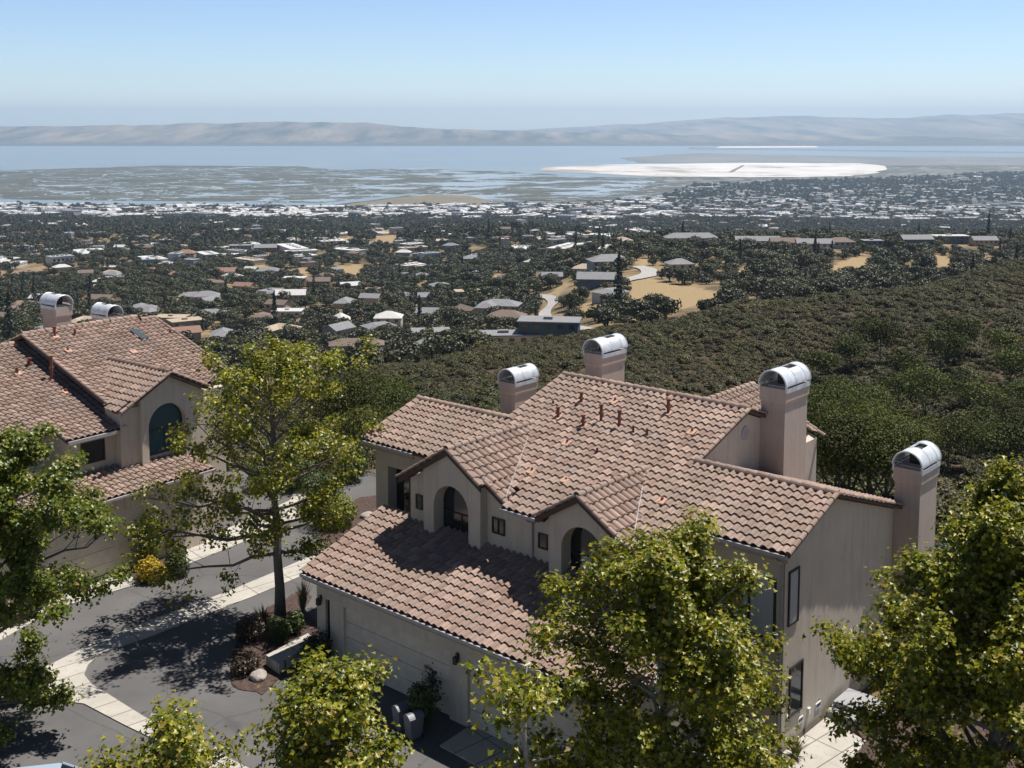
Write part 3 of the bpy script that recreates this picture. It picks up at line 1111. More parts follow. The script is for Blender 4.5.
GRASS = [poly_world(p) for p in (
    [(628, 281), (653, 278), (675, 284), (700, 287), (717, 294), (719, 301), (703, 304), (672, 312), (668, 301), (650, 295), (636, 304), (625, 310)],
    [(577, 304), (590, 302), (602, 303), (598, 310), (580, 313)],
    [(549, 294), (560, 283), (577, 281), (578, 284), (566, 287), (560, 297)],
    [(818, 277), (838, 262), (860, 256), (882, 261), (864, 267), (835, 278)],
    [(929, 257), (940, 254), (957, 262), (950, 270), (938, 264)],
    [(978, 258), (992, 256), (994, 261), (984, 264)],
    [(703, 290), (715, 292), (717, 302), (706, 304)],
    [(733, 273), (744, 268), (757, 266), (752, 271), (738, 275)],
    [(635, 262), (646, 254), (650, 262), (643, 268)],
    [(250, 261), (262, 258), (270, 268), (266, 276), (252, 274)],
    [(297, 267), (306, 265), (317, 281), (312, 285), (300, 277)],
    [(338, 266), (356, 264), (366, 268), (362, 277), (344, 278)],
    [(374, 232), (390, 230), (398, 238), (395, 247), (376, 246)],
    [(336, 234), (350, 232), (352, 243), (338, 246)],
    [(404, 263), (420, 260), (424, 268), (408, 271)],
    [(488, 276), (506, 274), (508, 281), (494, 284)],
)]
ROADS = [([(585, 331), (575, 329), (558, 329), (551.6, 326), (543.8, 316), (546, 311), (553, 305), (553, 300), (548, 297.5), (531, 296.6), (500, 296.6), (470, 298)], 5),
         ([(618, 283), (627, 281), (640, 278), (650, 275), (649, 271), (644, 268.5), (636, 267)], 8)]
RW = []
for pts, wd in ROADS:
    q = np.array([at(x, y)[:2] for x, y in pts])
    t = np.linspace(0, len(q) - 1, (len(q) - 1) * 8 + 1)
    q = np.stack([np.interp(t, np.arange(len(q)), q[:, k]) for k in (0, 1)], 1)
    for _ in range(6):
        q[1:-1] = .25 * q[:-2] + .5 * q[1:-1] + .25 * q[2:]
    RW.append((q, wd))


def near_road(X, Y, extra=3):
    r = np.zeros(len(X), bool)
    for q, wd in RW:
        d = np.min((X[:, None] - q[None, :, 0]) ** 2 + (Y[:, None] - q[None, :, 1]) ** 2, 1)
        r |= d < (wd / 2 + extra) ** 2
    return r


def crest_mask(X, Y):
    """1 on the chaparral spur in front of the wooded valley, 0 beyond it"""
    a = X / np.maximum(Y, 1)
    far = np.interp(a, _A, [190, 205, 235, 262, 285, 330, 355, 375, 420, 440])
    near = np.interp(a, _A, [60, 62, 64, 64, 62, 56, 44, 36, 32, 28])
    return (1 - sstep(far, far * 1.07, Y)) * sstep(near, near + 10, Y)


# ground sheet: a fan that widens with distance
na, nd = 330, 470
aa = np.linspace(-.78, .78, na)
dd = np.concatenate([np.linspace(-30, 50, 30, endpoint=False), np.exp(np.linspace(math.log(50), math.log(8600), nd - 30))])
AA, DD = np.meshgrid(aa, dd)
GXX, GYY = AA * (DD + 75), DD
GZZ = terrain(GXX, GYY)
idx = np.arange(na * nd).reshape(nd, na)
F = np.stack([idx[:-1, :-1], idx[:-1, 1:], idx[1:, 1:], idx[1:, :-1]], -1).reshape(-1, 4)
gme = idx_mesh(np.stack([GXX, GYY, GZZ], -1).reshape(-1, 3), F, True)
chap = crest_mask(GXX, GYY)
gm = np.zeros_like(chap)
for P in GRASS:
    gm = np.maximum(gm, inside(P, GXX, GYY).astype(float))
urb = sstep(2200, 3000, GYY)
ca = gme.color_attributes.new('soil', 'FLOAT_COLOR', 'POINT')
ca.data.foreach_set('color', np.stack([chap, gm, urb, np.ones_like(urb)], -1).astype(np.float32).ravel())


def ground_mat():
    m, n, l = new_mat('ground_soil')
    at_ = n.new('ShaderNodeVertexColor')
    at_.layer_name = 'soil'
    sp = n.new('ShaderNodeSeparateColor')
    l.new(at_.outputs[0], sp.inputs[0])
    f = noise(n, l, .035, 6, .65)
    f2 = noise(n, l, .9, 5, .7)
    scrub = ramp(n, l, f2, [(.3, (.075, .058, .035)), (.7, (.15, .115, .07))])
    grass = ramp(n, l, f2, [(.3, (.27, .195, .105)), (.7, (.36, .27, .155))])
    open_ = mix(n, l, ramp(n, l, f, [(.42, (0, 0, 0)), (.56, (1, 1, 1))]), scrub, mix(n, l, .72, scrub, grass))
    c = mix(n, l, sp.outputs[0], open_, ramp(n, l, f2, [(.3, (.05, .04, .025)), (.7, (.11, .08, .05))]))
    c = mix(n, l, sp.outputs[1], c, grass)
    # streets, yards and car parks of the town on the flats
    v = n.new('ShaderNodeTexVoronoi')
    v.inputs['Scale'].default_value = .02
    tc = n.new('ShaderNodeTexCoord')
    l.new(tc.outputs['Object'], v.inputs['Vector'])
    town = ramp(n, l, v.outputs['Color'], [(0, (.07, .085, .05)), (.35, (.14, .14, .13)), (.65, (.22, .21, .20)), (.85, (.33, .31, .29)), (1, (.20, .16, .11))], 'CONSTANT')
    c = mix(n, l, sp.outputs[2], c, town)
    finish(n, l, c, .95, 0, None, .1)
    MATS['ground_soil'] = m


ground_mat()
ground = link_mesh('ground', gme, None, ['ground_soil'])
tag(ground, kind='structure')


def drape_strip(name, q, wd, mat, lift=.25, kind='structure'):
    d = np.gradient(q, axis=0)
    d /= np.linalg.norm(d, axis=1)[:, None] + 1e-9
    n = np.stack([-d[:, 1], d[:, 0]], 1)
    V = []
    for s in (-.5, -.17, .17, .5):
        p = q + n * wd * s
        V.append(np.column_stack([p, terrain(p[:, 0], p[:, 1]) + lift]))
    V = np.concatenate(V)
    k = len(q)
    F = [(r * k + i, r * k + i + 1, (r + 1) * k + i + 1, (r + 1) * k + i) for r in range(3) for i in range(k - 1)]
    o = link_mesh(name, idx_mesh(V, F, True), None, [mat])
    return tag(o, kind=kind)


for k, (q, wd) in enumerate(RW):
    drape_strip('valley_road', q, wd, 'far_road', .5)


# ------------------------------------------------------------------ water, marsh, salt ponds, far hills
def sheet(name, pts, z, mat, kind='structure'):
    me = bpy.data.meshes.new(name)
    me.from_pydata([(x, y, z) for x, y in pts], [], [tuple(range(len(pts)))])
    o = link_mesh(name, me, None, [mat])
    if o.data.polygons[0].normal.z < 0:
        o.data.flip_normals()
    return tag(o, kind=kind)


def water_mat():
    m, n, l = new_mat('bay_water')
    f = noise(n, l, .0012, 5, .6)
    c = ramp(n, l, f, [(.35, (.20, .25, .265)), (.7, (.26, .30, .31))])
    finish(n, l, c, .28, 0, bump(n, l, noise(n, l, .05, 4), .15, 1.0), .5)
    MATS['bay_water'] = m


water_mat()


def marsh_mat():
    m, n, l = new_mat('marsh')
    tc = n.new('ShaderNodeTexCoord')
    veg = ramp(n, l, noise(n, l, .006, 5, .65), [(.3, (.040, .046, .028)), (.55, (.066, .066, .042)), (.75, (.10, .092, .06))])
    # winding sloughs: thin level sets of a distorted noise, plus broad shallow ponds
    s1 = noise(n, l, .0034, 4, .55, dist=1.4)
    a = n.new('ShaderNodeMath')
    a.operation = 'SUBTRACT'
    a.inputs[1].default_value = .5
    l.new(s1, a.inputs[0])
    b = n.new('ShaderNodeMath')
    b.operation = 'ABSOLUTE'
    l.new(a.outputs[0], b.inputs[0])
    ch = ramp(n, l, b.outputs[0], [(.009, (1, 1, 1)), (.014, (0, 0, 0))])
    # ponds get more common towards the right of the marsh
    sx = n.new('ShaderNodeSeparateXYZ')
    l.new(tc.outputs['Object'], sx.inputs[0])
    mr_ = n.new('ShaderNodeMapRange')
    mr_.inputs[1].default_value = -2600
    mr_.inputs[2].default_value = -300
    mr_.inputs[3].default_value = -.19
    mr_.inputs[4].default_value = -.012
    l.new(sx.outputs[0], mr_.inputs[0])
    ad = n.new('ShaderNodeMath')
    l.new(noise(n, l, .0042, 5, .6, dist=.6), ad.inputs[0])
    l.new(mr_.outputs[0], ad.inputs[1])
    po = ramp(n, l, ad.outputs[0], [(.5, (0, 0, 0)), (.535, (1, 1, 1))])
    wet = mix(n, l, 1.0, ch, po, 'LIGHTEN')
    p1 = n.new('ShaderNodeBsdfPrincipled')
    l.new(veg, p1.inputs['Base Color'])
    p1.inputs['Roughness'].default_value = .9
    p2 = n.new('ShaderNodeBsdfPrincipled')
    p2.inputs['Base Color'].default_value = (.33, .37, .38, 1)
    p2.inputs['Roughness'].default_value = .25
    x = n.new('ShaderNodeMixShader')
    l.new(wet, x.inputs[0])
    l.new(p1.outputs[0], x.inputs[1])
    l.new(p2.outputs[0], x.inputs[2])
    o = n.new('ShaderNodeOutputMaterial')
    l.new(x.outputs[0], o.inputs[0])
    MATS['marsh'] = m


marsh_mat()


def salt_mat():
    m, n, l = new_mat('salt_crust')
    tcs = n.new('ShaderNodeTexCoord')
    sxs = n.new('ShaderNodeSeparateXYZ')
    l.new(tcs.outputs['Object'], sxs.inputs[0])
    mrs = n.new('ShaderNodeMapRange')
    mrs.inputs[1].default_value = 200
    mrs.inputs[2].default_value = 1500
    mrs.inputs[3].default_value = -.09
    mrs.inputs[4].default_value = .06
    l.new(sxs.outputs[0], mrs.inputs[0])
    ads = n.new('ShaderNodeMath')
    l.new(noise(n, l, .0030, 7, .68), ads.inputs[0])
    l.new(mrs.outputs[0], ads.inputs[1])
    c = ramp(n, l, ads.outputs[0], [(.36, (.30, .27, .23)), (.43, (.50, .46, .42)), (.5, (.62, .58, .54)), (.65, (.70, .67, .63))])
    finish(n, l, c, .8, 0, None, .2)
    MATS['salt_crust'] = m


salt_mat()
WZ = -238.6
def fp(px, py, z=WZ):
    p = flat(px, py, z)
    return (p[0], p[1])


def wob(pts, amp=.02, n=6, seed=0):
    out = []
    r = np.random.default_rng(seed)
    for i in range(len(pts)):
        a, b = np.array(pts[i]), np.array(pts[(i + 1) % len(pts)])
        L = np.linalg.norm(b - a)
        for k in range(n):
            q = a + (b - a) * k / n
            out.append(tuple(q + (r.normal(0, amp * L / n * 2, 2) if k else 0)))
    return out


bw = [fp(-900, 172), fp(-220, 172), fp(300, 174), fp(540, 176), fp(640, 178), fp(690, 176), fp(860, 170), fp(900, 160), fp(1040, 157), fp(1600, 156)]
sheet('bay_water', [(-16000, bw[0][1])] + bw + [(16000, bw[-1][1]), (16000, 12400), (-16000, 12400)], WZ + .6, 'bay_water')
sheet('marsh', wob([fp(x, y) for x, y in ((-220, 205), (-220, 171), (0, 170.5), (60, 169), (160, 165.8), (300, 166.5), (330, 170), (420, 168.5), (520, 172),
                                          (600, 178), (690, 184), (690, 199), (560, 201), (400, 201.5), (250, 206), (100, 204))], .05, 5, 3), WZ + 1.2, 'marsh')
# the tan levee inside the marsh and the pale creek along its near edge
sheet('marsh', wob([fp(x, y) for x, y in ((330, 207), (390, 199), (430, 195), (470, 196), (500, 203), (460, 207))], .05, 4, 5), WZ + 1.6, simple('marsh_tan', (.17, .14, .085), .9, scale=.01))
sheet('creek', wob([fp(x, y) for x, y in ((-40, 199.5), (120, 201.5), (250, 202.5), (320, 204), (395, 195.5), (425, 192.5), (398, 197.5), (330, 206), (250, 206), (100, 205), (-40, 203))], .01, 4, 6), WZ + 1.9, 'bay_water')
sheet('salt_pond', wob([fp(x, y) for x, y in ((538, 171), (545, 167.5), (600, 165), (740, 163), (860, 163.5), (884, 166), (880, 173), (852, 176.5), (780, 177.5), (690, 177), (640, 176.6), (600, 174.2), (570, 172.6))], .07, 6, 1), WZ + 1.6, 'salt_crust')
sheet('salt_pond', wob([fp(x, y) for x, y in ((716, 148.2), (720, 146.6), (816, 146.2), (819, 147.8))], .01, 4, 2), WZ + 2.6, 'salt_crust')
sheet('mud_flat', wob([fp(x, y) for x, y in ((640, 163.2), (620, 158), (700, 153), (870, 157), (1300, 158), (1300, 166), (886, 166), (860, 163), (740, 162.5))], .03, 6, 4), WZ + 1.1, simple('mud', (.16, .16, .15), .7, scale=.002, var=.3))
sheet('causeway', wob([fp(x, y) for x, y in ((690, 147.2), (690, 149.5), (790, 150.5), (900, 152), (1080, 154), (1080, 152.5), (900, 150.5), (800, 149))], .02, 4, 8), WZ + 1.5, 'mud')
sheet('salt_pond_levee', [fp(x, y) for x, y in ((728, 172.5), (742, 165.5), (745, 165.5), (733, 172.5))], WZ + 2.2, 'mud')


def far_hills():
    nx, ny = 420, 150
    xs = np.linspace(-20000, 20000, nx)
    ys = np.concatenate([np.linspace(11900, 17000, 90), np.linspace(17200, 27000, 60)])
    X, Y = np.meshgrid(xs, ys)
    px = 512 + FPX * X / Y
    y1 = np.interp(px, [-300, 0, 60, 140, 250, 330, 380, 440, 520, 640, 1024, 1300], [127.5, 126.5, 125.5, 124, 121.5, 120.2, 123, 128, 130.5, 134, 137, 137])
    y2 = np.interp(px, [-300, 0, 400, 520, 580, 640, 720, 790, 850, 900, 950, 1024, 1300], [124, 125.5, 130, 130, 126, 123, 116.5, 114.8, 117.5, 118, 113.8, 112.3, 114])
    h1 = CAMZ - 14600 * np.array([slope_of(v) for v in y1.ravel()]).reshape(y1.shape)
    h2 = CAMZ - 22500 * np.array([slope_of(v) for v in y2.ravel()]).reshape(y2.shape)
    base = WZ + 2
    folds = 1 - 1.6 * np.abs(fbm(X / 700, Y / 2200, 21, 5))
    folds2 = 1 - 1.6 * np.abs(fbm(X / 1300, Y / 3600, 33, 5))
    p1 = np.interp(Y, [11900, 12300, 13300, 14600, 16000, 17500], [0, .03, .42, 1, .55, .2])
    p2 = np.interp(Y, [11900, 16500, 19000, 22500, 26000], [0, .03, .45, 1, .6])
    z1 = base + (h1 - base) * p1 * (1 - .5 * (1 - folds) * (1.3 - p1))
    z2 = base + (h2 - base) * p2 * (1 - .5 * (1 - folds2) * (1.3 - p2))
    Z = np.maximum(z1, z2)
    i = np.arange(nx * ny).reshape(ny, nx)
    F = np.stack([i[:-1, :-1], i[:-1, 1:], i[1:, 1:], i[1:, :-1]], -1).reshape(-1, 4)
    me = idx_mesh(np.stack([X, Y, Z], -1).reshape(-1, 3), F, True)
    m, n, l = new_mat('hill_grass')
    tc0 = n.new('ShaderNodeTexCoord')
    mp = n.new('ShaderNodeMapping')
    mp.inputs['Scale'].default_value = (1, .16, 1.5)
    l.new(tc0.outputs['Object'], mp.inputs[0])
    f = noise(n, l, .0022, 8, .7, vec=mp.outputs[0])
    c = ramp(n, l, f, [(.40, (.05, .06, .045)), (.5, (.17, .142, .105)), (.6, (.27, .22, .16)), (.75, (.34, .28, .205))])
    tc = n.new('ShaderNodeTexCoord')
    sz = n.new('ShaderNodeSeparateXYZ')
    l.new(tc.outputs['Object'], sz.inputs[0])
    mr_ = n.new('ShaderNodeMapRange')
    mr_.inputs[1].default_value = -225
    mr_.inputs[2].default_value = -190
    l.new(sz.outputs[2], mr_.inputs[0])
    town = ramp(n, l, noise(n, l, .012, 4, .8), [(.4, (.05, .06, .05)), (.6, (.14, .14, .14)), (.75, (.40, .39, .38))])
    c = mix(n, l, mr_.outputs[0], town, c)
    finish(n, l, c, .95, 0, None, .1)
    o = link_mesh('far_hills', me, None, [m])
    tag(o, kind='structure')


far_hills()

# ------------------------------------------------------------------ pavements near the houses
def ploc(pts, z=-.35):
    return [tuple(flat(x, y, z)[:2]) for x, y in pts]


sheet('asphalt_road', [(-46, 14), (16, 14), (11, 30), (2, 33), (-7, 40), (-8.0, 52), (-4, 60), (-12, 62), (-30, 56), (-46, 46)], -.40, 'asphalt')


def slab(name, pts, z0, z1, mat, kind='structure', bevel=0):
    mb = MB()
    mb.prism(pts, 'z', z0, z1)
    o = mb.build(name, mat)
    tag(o, kind=kind)
    return o


# the pale concrete drainage strip that crosses the court and turns
slab('concrete_strip', ploc([(330, 547), (271, 573), (225, 592), (187, 606), (100, 639), (50, 664), (0, 686), (-40, 700), (-40, 740), (0, 700), (45, 698), (84, 703), (122, 723), (215, 768), (300, 815), (330, 815),
                             (250, 768), (144, 716), (109, 694), (92, 684), (84, 674), (88, 664), (102, 652), (144, 638), (187, 621), (250, 597), (300, 576), (338, 560)]), -.45, -.362, 'concrete')
slab('concrete_strip', ploc([(440, 745), (470, 725), (560, 768), (640, 830), (600, 830)], -.35), -.45, -.36, 'concrete')
slab('driveway', ploc([(-60, 636), (0, 606), (30, 592), (117, 556), (119, 566), (140, 583), (56, 608), (0, 640), (-60, 664)]), -.45, -.356, 'concrete')
slab('driveway', ploc([(187, 564), (185, 548), (230, 527), (290, 500), (300, 480), (318, 478), (312, 505), (296, 518), (240, 543)]), -.45, -.356, 'concrete')
slab('planting_bed', ploc([(119, 565), (119, 555), (185, 548), (187, 564), (160, 575), (140, 583)]), -.5, -.34, 'mulch')
bed = ploc([(300, 590), (268, 606), (243, 625), (232, 650), (232, 684), (262, 694), (300, 664), (316, 640), (312, 596)])
slab('planting_bed', wob(bed, .12, 4, 31), -.5, -.375, 'mulch')
slab('planting_bed', ploc([(318, 536), (330, 512), (360, 497), (420, 490), (420, 560), (345, 565)]), -.5, -.36, 'mulch')
slab('planting_bed', ploc([(838, 775), (866, 741), (842, 706), (900, 700), (1100, 700), (1100, 900), (760, 900), (785, 762)], 0), -.5, -.06, 'mulch')

pa = MB()
pp = ploc([(781, 754), (826, 717), (866, 741), (838, 776), (800, 790)], 0)
pa.prism(pp, 'z', -.4, 0)
o = pa.build('patio', 'concrete')
tag(o, kind='structure')
sp = empty('garden_steps', (9.95, 34.35, 0), -TH)
tag(sp, 'two grey concrete steps beside the side wall, at the end of the pale patio slab', 'steps')
MB().box(0.0, 1.6, 0.0, 1.3, -.3, .17).build('step', 'concrete_grey', sp)
MB().box(0.06, 1.6, .38, 1.5, .17, .34).build('step', 'concrete_grey', sp)

# ------------------------------------------------------------------ plants
def rand_unit(n):
    v = rng.normal(size=(n, 3))
    return v / np.linalg.norm(v, axis=1)[:, None]


def leaf_cards(C, Nrm, size, shape='leaf', fold=.25):
    """one folded leaf (two quads) per centre -> (n*8,3) quads"""
    n = len(C)
    Nrm = Nrm / (np.linalg.norm(Nrm, axis=1)[:, None] + 1e-9)
    t = rand_unit(n)
    A = t - Nrm * np.sum(t * Nrm, 1)[:, None]
    A /= np.linalg.norm(A, axis=1)[:, None] + 1e-9
    B = np.cross(Nrm, A)
    s = (size * rng.uniform(.7, 1.25, n))[:, None]
    if shape == 'leaf':
        pts = [(0, -.5, 0), (-.55, -.05, fold), (-.22, .12, .08), (0, .55, 0), (.22, .12, .08), (.55, -.05, fold)]
    else:
        pts = [(0, -.5, 0), (-.45, -.1, fold), (-.28, .38, fold), (0, .5, 0), (.3, .36, fold), (.42, -.12, fold)]
    P = [C + A * s * a + B * s * b + Nrm * s * c for a, b, c in pts]
    V = np.stack(P, 1).reshape(-1, 3)                    # six vertices per leaf, both halves share the midrib
    i = np.arange(n)[:, None] * 6
    return V, np.stack([i + np.array([0, 3, 2, 1]), i + np.array([0, 5, 4, 3])], 1).reshape(-1, 4)


def leaf_object(name, V, F, mat, parent):
    return link_mesh(name, idx_mesh(V, F), parent, [mat])


def maple(loc, H, radius, z0, label, seed, off=(0, 0), leaf=.15, mat='maple_leaf', limbs=30, per=22, prof=None, bark='bark', sub=6, lean=0, trunk_r=None, cluster=.19, twig_n=3, ragged=(.72, 1.12), extra=()):
    global rng
    rng = np.random.default_rng(seed)
    root = empty('maple_tree', loc)
    tag(root, label, 'tree')
    prof = prof or (lambda t: math.sin(math.pi * min(1, .18 + .82 * t) ** .9) ** .75 if t < 1 else 0)
    tr = MB()
    n = 9
    top = np.array([off[0] + lean, off[1], H * .94])
    P = [np.array([top[0] * (t ** 1.5), top[1] * (t ** 1.5), top[2] * t]) + (rng.normal(0, .05, 3) * [1, 1, 0] if 0 < t < 1 else 0) for t in np.linspace(0, 1, n)]
    P[0][2] = -.25
    r0 = trunk_r or .018 * H
    tr.tube(P, [r0 * (1.25 if k == 0 else 1) * (1 - .9 * k / (n - 1)) + .012 for k in range(n)], 9)
    cen, out = [], []

    def along(pts, t):
        k = t * (len(pts) - 1)
        i = min(int(k), len(pts) - 2)
        return pts[i] + (pts[i + 1] - pts[i]) * (k - i)
    for i in range(limbs + len(extra)):
        t = (z0 / H) + (1 - z0 / H) * ((i + rng.uniform(0, .8)) / limbs) ** .95 * .97
        tc = (t - z0 / H) / (1 - z0 / H)
        az = i * 2.39996 + rng.normal(0, .35)
        rad = radius * max(.12, prof(tc)) * rng.uniform(*ragged)
        el = R(10 + 42 * tc + rng.normal(0, 9))
        if i >= limbs:  # a long low limb
            az, zl, rad, el = extra[i - limbs]
            t = zl / H
        b = along(P, min(.99, t * .92))
        d = np.array([math.cos(az), math.sin(az), math.tan(el)])
        d[2] = min(d[2], max(.05, (H * .97 - b[2]) / rad))
        pts = [b]
        for s in range(1, 6):
            q = b + d * rad * s / 5 + np.array([0, 0, -.10 * rad * (s / 5) ** 2]) + rng.normal(0, .05 * rad * .5, 3)
            pts.append(q)
        rl_ = max(.02, r0 * .42 * (1 - t * .55))
        tr.tube(pts, [rl_ * (1 - .8 * s / 5) + .006 for s in range(6)], 5, cap=False)
        for k in range(sub):
            ts = .28 + .72 * (k + rng.uniform(0, .9)) / sub
            sb = along(pts, min(ts, .999))
            ln = rad * rng.uniform(.2, .42) * (1.15 - .5 * ts) + .25
            dv = d / np.linalg.norm(d) * .6 + rand_unit(1)[0] * .75 + np.array([0, 0, .25])
            dv /= np.linalg.norm(dv)
            sp_ = [sb, sb + dv * ln * .5 + rng.normal(0, .04, 3), sb + dv * ln]
            tr.tube(sp_, [.016, .012, .006], 4, cap=False)
            for q in range(twig_n):
                tq = rng.uniform(.35, 1)
                c = along(sp_, tq) + rand_unit(1)[0] * rng.uniform(.08, .34)
                cen.append(c)
                o_ = c - np.array([off[0] * .6, off[1] * .6, z0 + (H - z0) * .4])
                out.append(o_ / (np.linalg.norm(o_) + 1e-6))
    tr.build('trunk', bark, root, smooth=True, fix=False)
    cen, out = np.array(cen), np.array(out)
    kk = cen[:, 2] < H
    cen, out = cen[kk], out[kk]
    cnt = rng.integers(int(per * .5), int(per * 1.5) + 1, len(cen))
    C = np.repeat(cen, cnt, 0)
    O = np.repeat(out, cnt, 0)
    J = rng.normal(0, 1, C.shape) * [cluster, cluster, cluster * .7]
    C = C + J
    N = O * .3 + J / cluster * .3 + np.array([0, 0, .6]) + rand_unit(len(C)) * .55
    V, F = leaf_cards(C, N, leaf)
    leaf_object('crown', V, F, mat, root)
    return root


def wide_prof(t):
    return float(np.interp(t, [0, .28, .45, .6, .75, 1], [1, 1.05, .88, .66, .5, .22]))


def side_prof(t):
    return float(np.interp(t, [0, .25, .45, .6, .75, 1], [.9, 1, .85, .6, .38, .12]))


def cone_prof(t):
    return max(.0, 1.05 - t) ** .7 * (.75 + .25 * math.sin(9 * t))


def dome_prof(t):
    return max(0, 1 - (abs(t - .35) / .68) ** 2.2) ** .6


T1 = maple((-8.92, 42.1, -.33), 10.8, 4.1, 3.1, 'tall airy yellow-green maple with a bare visible trunk between the two townhouses', 11, off=(-.35, .4), per=25, limbs=34, sub=6, leaf=.14, ragged=(.6, 1.15), extra=((3.0, 3.4, 5.0, .12), (3.35, 3.9, 5.2, .1), (2.7, 4.3, 4.6, .2), (3.6, 3.0, 4.2, .05), (3.15, 4.9, 4.9, .2)),
           prof=lambda t: .42 + .58 * math.sin(math.pi * min(1, t * 1.1 + .05)) if t < .6 else .95 * (1 - t) / .4 * .8 + .22)
maple((-17.2, 33.2, -.4), 11.2, 4.6, 1.2, 'dense green maple cut off by the left edge of the picture', 22, off=(.5, 0), per=95, limbs=50, leaf=.135, mat='maple_leaf_deep')
maple((-3.95, 23.6, -.42), 7.95, 3.5, 2.2, 'yellow-green maple top in front of the first garage door, at the bottom of the picture', 33, per=34, limbs=32, ragged=(.4, 1.3), sub=5, leaf=.125, prof=cone_prof)
maple((-7.0, 21.6, -.42), 7.6, 2.6, 2.6, 'low maple tip at the bottom edge beside the concrete strip, leftmost of the foreground trees', 44, per=34, limbs=22, ragged=(.4, 1.3), sub=5, leaf=.125, prof=cone_prof)
maple((.35, 25.5, -.42), 7.0, 1.7, 2.6, 'thin young maple with bare pale branches and few leaf clumps before the second garage door', 55, per=20, limbs=11, sub=3, leaf=.16, bark='bark_pale', prof=dome_prof, twig_n=3)
maple((3.75, 26.6, -.42), 9.45, 3.45, .8, 'big full maple standing in front of the right half of the central townhouse', 66, off=(-.1, 0), per=52, limbs=44, sub=7, ragged=(.62, 1.05), leaf=.13, bark='bark_pale', mat='maple_leaf')
maple((11.5, 25.6, -.3), 11.1, 4.4, .4, 'broad maple filling the right edge in front of the side wall', 79, off=(0, .2), per=72, limbs=56, sub=7, leaf=.13, ragged=(.65, .97), prof=side_prof, mat='maple_leaf')


def blob_bush(name, loc, size, label, mat, cat='shrub', n=900, leaf=.09, seed=1, lumps=9, group=None, flat_=.85):
    """a rounded shrub: leaves spread through several overlapping lumps, with short stems below"""
    global rng
    rng = np.random.default_rng(seed)
    root = empty(name, loc)
    tag(root, label, cat, group)
    sx, sy, sz = size
    st = MB()
    for k in range(5):
        a = k * 1.3
        st.tube([(0, 0, -.15), (.25 * sx * math.cos(a), .25 * sy * math.sin(a), sz * .35), (.5 * sx * math.cos(a), .5 * sy * math.sin(a), sz * .7)], [.03, .02, .01], 5)
    st.build('stem', 'bark', root, fix=False)
    L = rand_unit(lumps) * rng.uniform(.25, .55, (lumps, 1))
    L[:, 2] = np.abs(L[:, 2]) * flat_
    lr = rng.uniform(.45, .62, lumps)
    k = rng.integers(0, lumps, n)
    d = rand_unit(n)
    rad = lr[k] * rng.uniform(.55, 1.03, n) ** .5
    C = (L[k] + d * rad[:, None])
    C[:, 2] = np.where(C[:, 2] < -.35, -C[:, 2] * .3, C[:, 2])
    C = (C + [0, 0, .35]) * [sx, sy, sz * .75]
    N = d * .8 + rand_unit(n) * .6 + [0, 0, .25]
    V, F = leaf_cards(C, N, leaf)
    leaf_object('foliage', V, F, mat, root)
    return root


fl3 = lambda x, y, z=-.35: tuple(flat(x, y, z))
blob_bush('flowering_shrub', fl3(151, 580), (.66, .64, 1.12), 'round shrub covered in bright yellow flowers beside the left driveway', 'shrub_yellow', n=2600, leaf=.08, seed=3)
blob_bush('round_shrub', fl3(177, 573), (.68, .66, 1.25), 'round clipped green shrub right of the yellow flowering one', 'shrub_green', n=2600, leaf=.08, seed=4)
blob_bush('tall_shrub', fl3(148, 566), (.75, .7, 2.7), 'tall upright yellow-green shrub against the left garage wall', 'shrub_lime', n=2600, leaf=.09, seed=5)
blob_bush('spreading_bush', fl3(335, 527), (1.35, 1.3, 1.7), 'wide lime-green bush behind the garage roof corner, beside the mulch', 'shrub_lime', n=4200, leaf=.09, seed=6)
for k_, (bx_, by_, lb_) in enumerate(((300, 488, 'leftmost of the bushes behind the bare trunk'), (322, 503, 'bush just left of the lime-green one'), (268, 486, 'far bush between the maple trunk and the left townhouse'), (345, 480, 'tall bush behind the lime-green one'))):
    blob_bush('spreading_bush', fl3(bx_, by_), (1.3, 1.2, 2.0), f'olive-green {lb_}', 'shrub_green', n=4200, leaf=.1, seed=60 + k_)
blob_bush('dark_shrub', fl3(318, 668), (.85, .8, 1.5), 'dark round shrub at the left corner of the garage front', 'shrub_dark', n=2200, leaf=.09, seed=7)
blob_bush('dark_shrub', fl3(443, 702), (.75, .7, 2.1), 'dark upright shrub between the two garage doors', 'shrub_dark', n=2600, leaf=.09, seed=8)
blob_bush('pale_shrub', fl3(420, 726), (.65, .6, 1.7), 'pale grey-green shrub in front of the dark one by the garage doors', 'shrub_green', n=1800, leaf=.09, seed=9)
for k_, (px_, py_, lb_) in enumerate(((905, 566, 'brownish bush at the foot of the right chimney stack'), (880, 560, 'dry dark bush against the side wall, left of the chimney stack'), (940, 585, 'dark bush right of the chimney stack behind the maple'))):
    blob_bush('wall_shrub', fl3(px_, py_, -.2), (1.0, 1.0, 2.3), lb_, 'shrub_red' if k_ < 2 else 'shrub_dark', n=2600, leaf=.09, seed=80 + k_)
blob_bush('dark_shrub', fl3(610, 770), (.8, .7, 1.4), 'dark shrub behind the big maple at the end of the garage front', 'shrub_dark', n=1500, leaf=.09, seed=10)
blob_bush('red_leaved_shrub', fl3(252, 640), (.75, .7, 1.0), 'reddish dark shrub in the mulch left of the bare maple trunk', 'shrub_red', n=1800, leaf=.08, seed=11)
blob_bush('red_leaved_shrub', fl3(246, 672), (.55, .6, .8), 'small reddish shrub at the near tip of the mulch bed', 'shrub_red', n=1300, leaf=.08, seed=12)
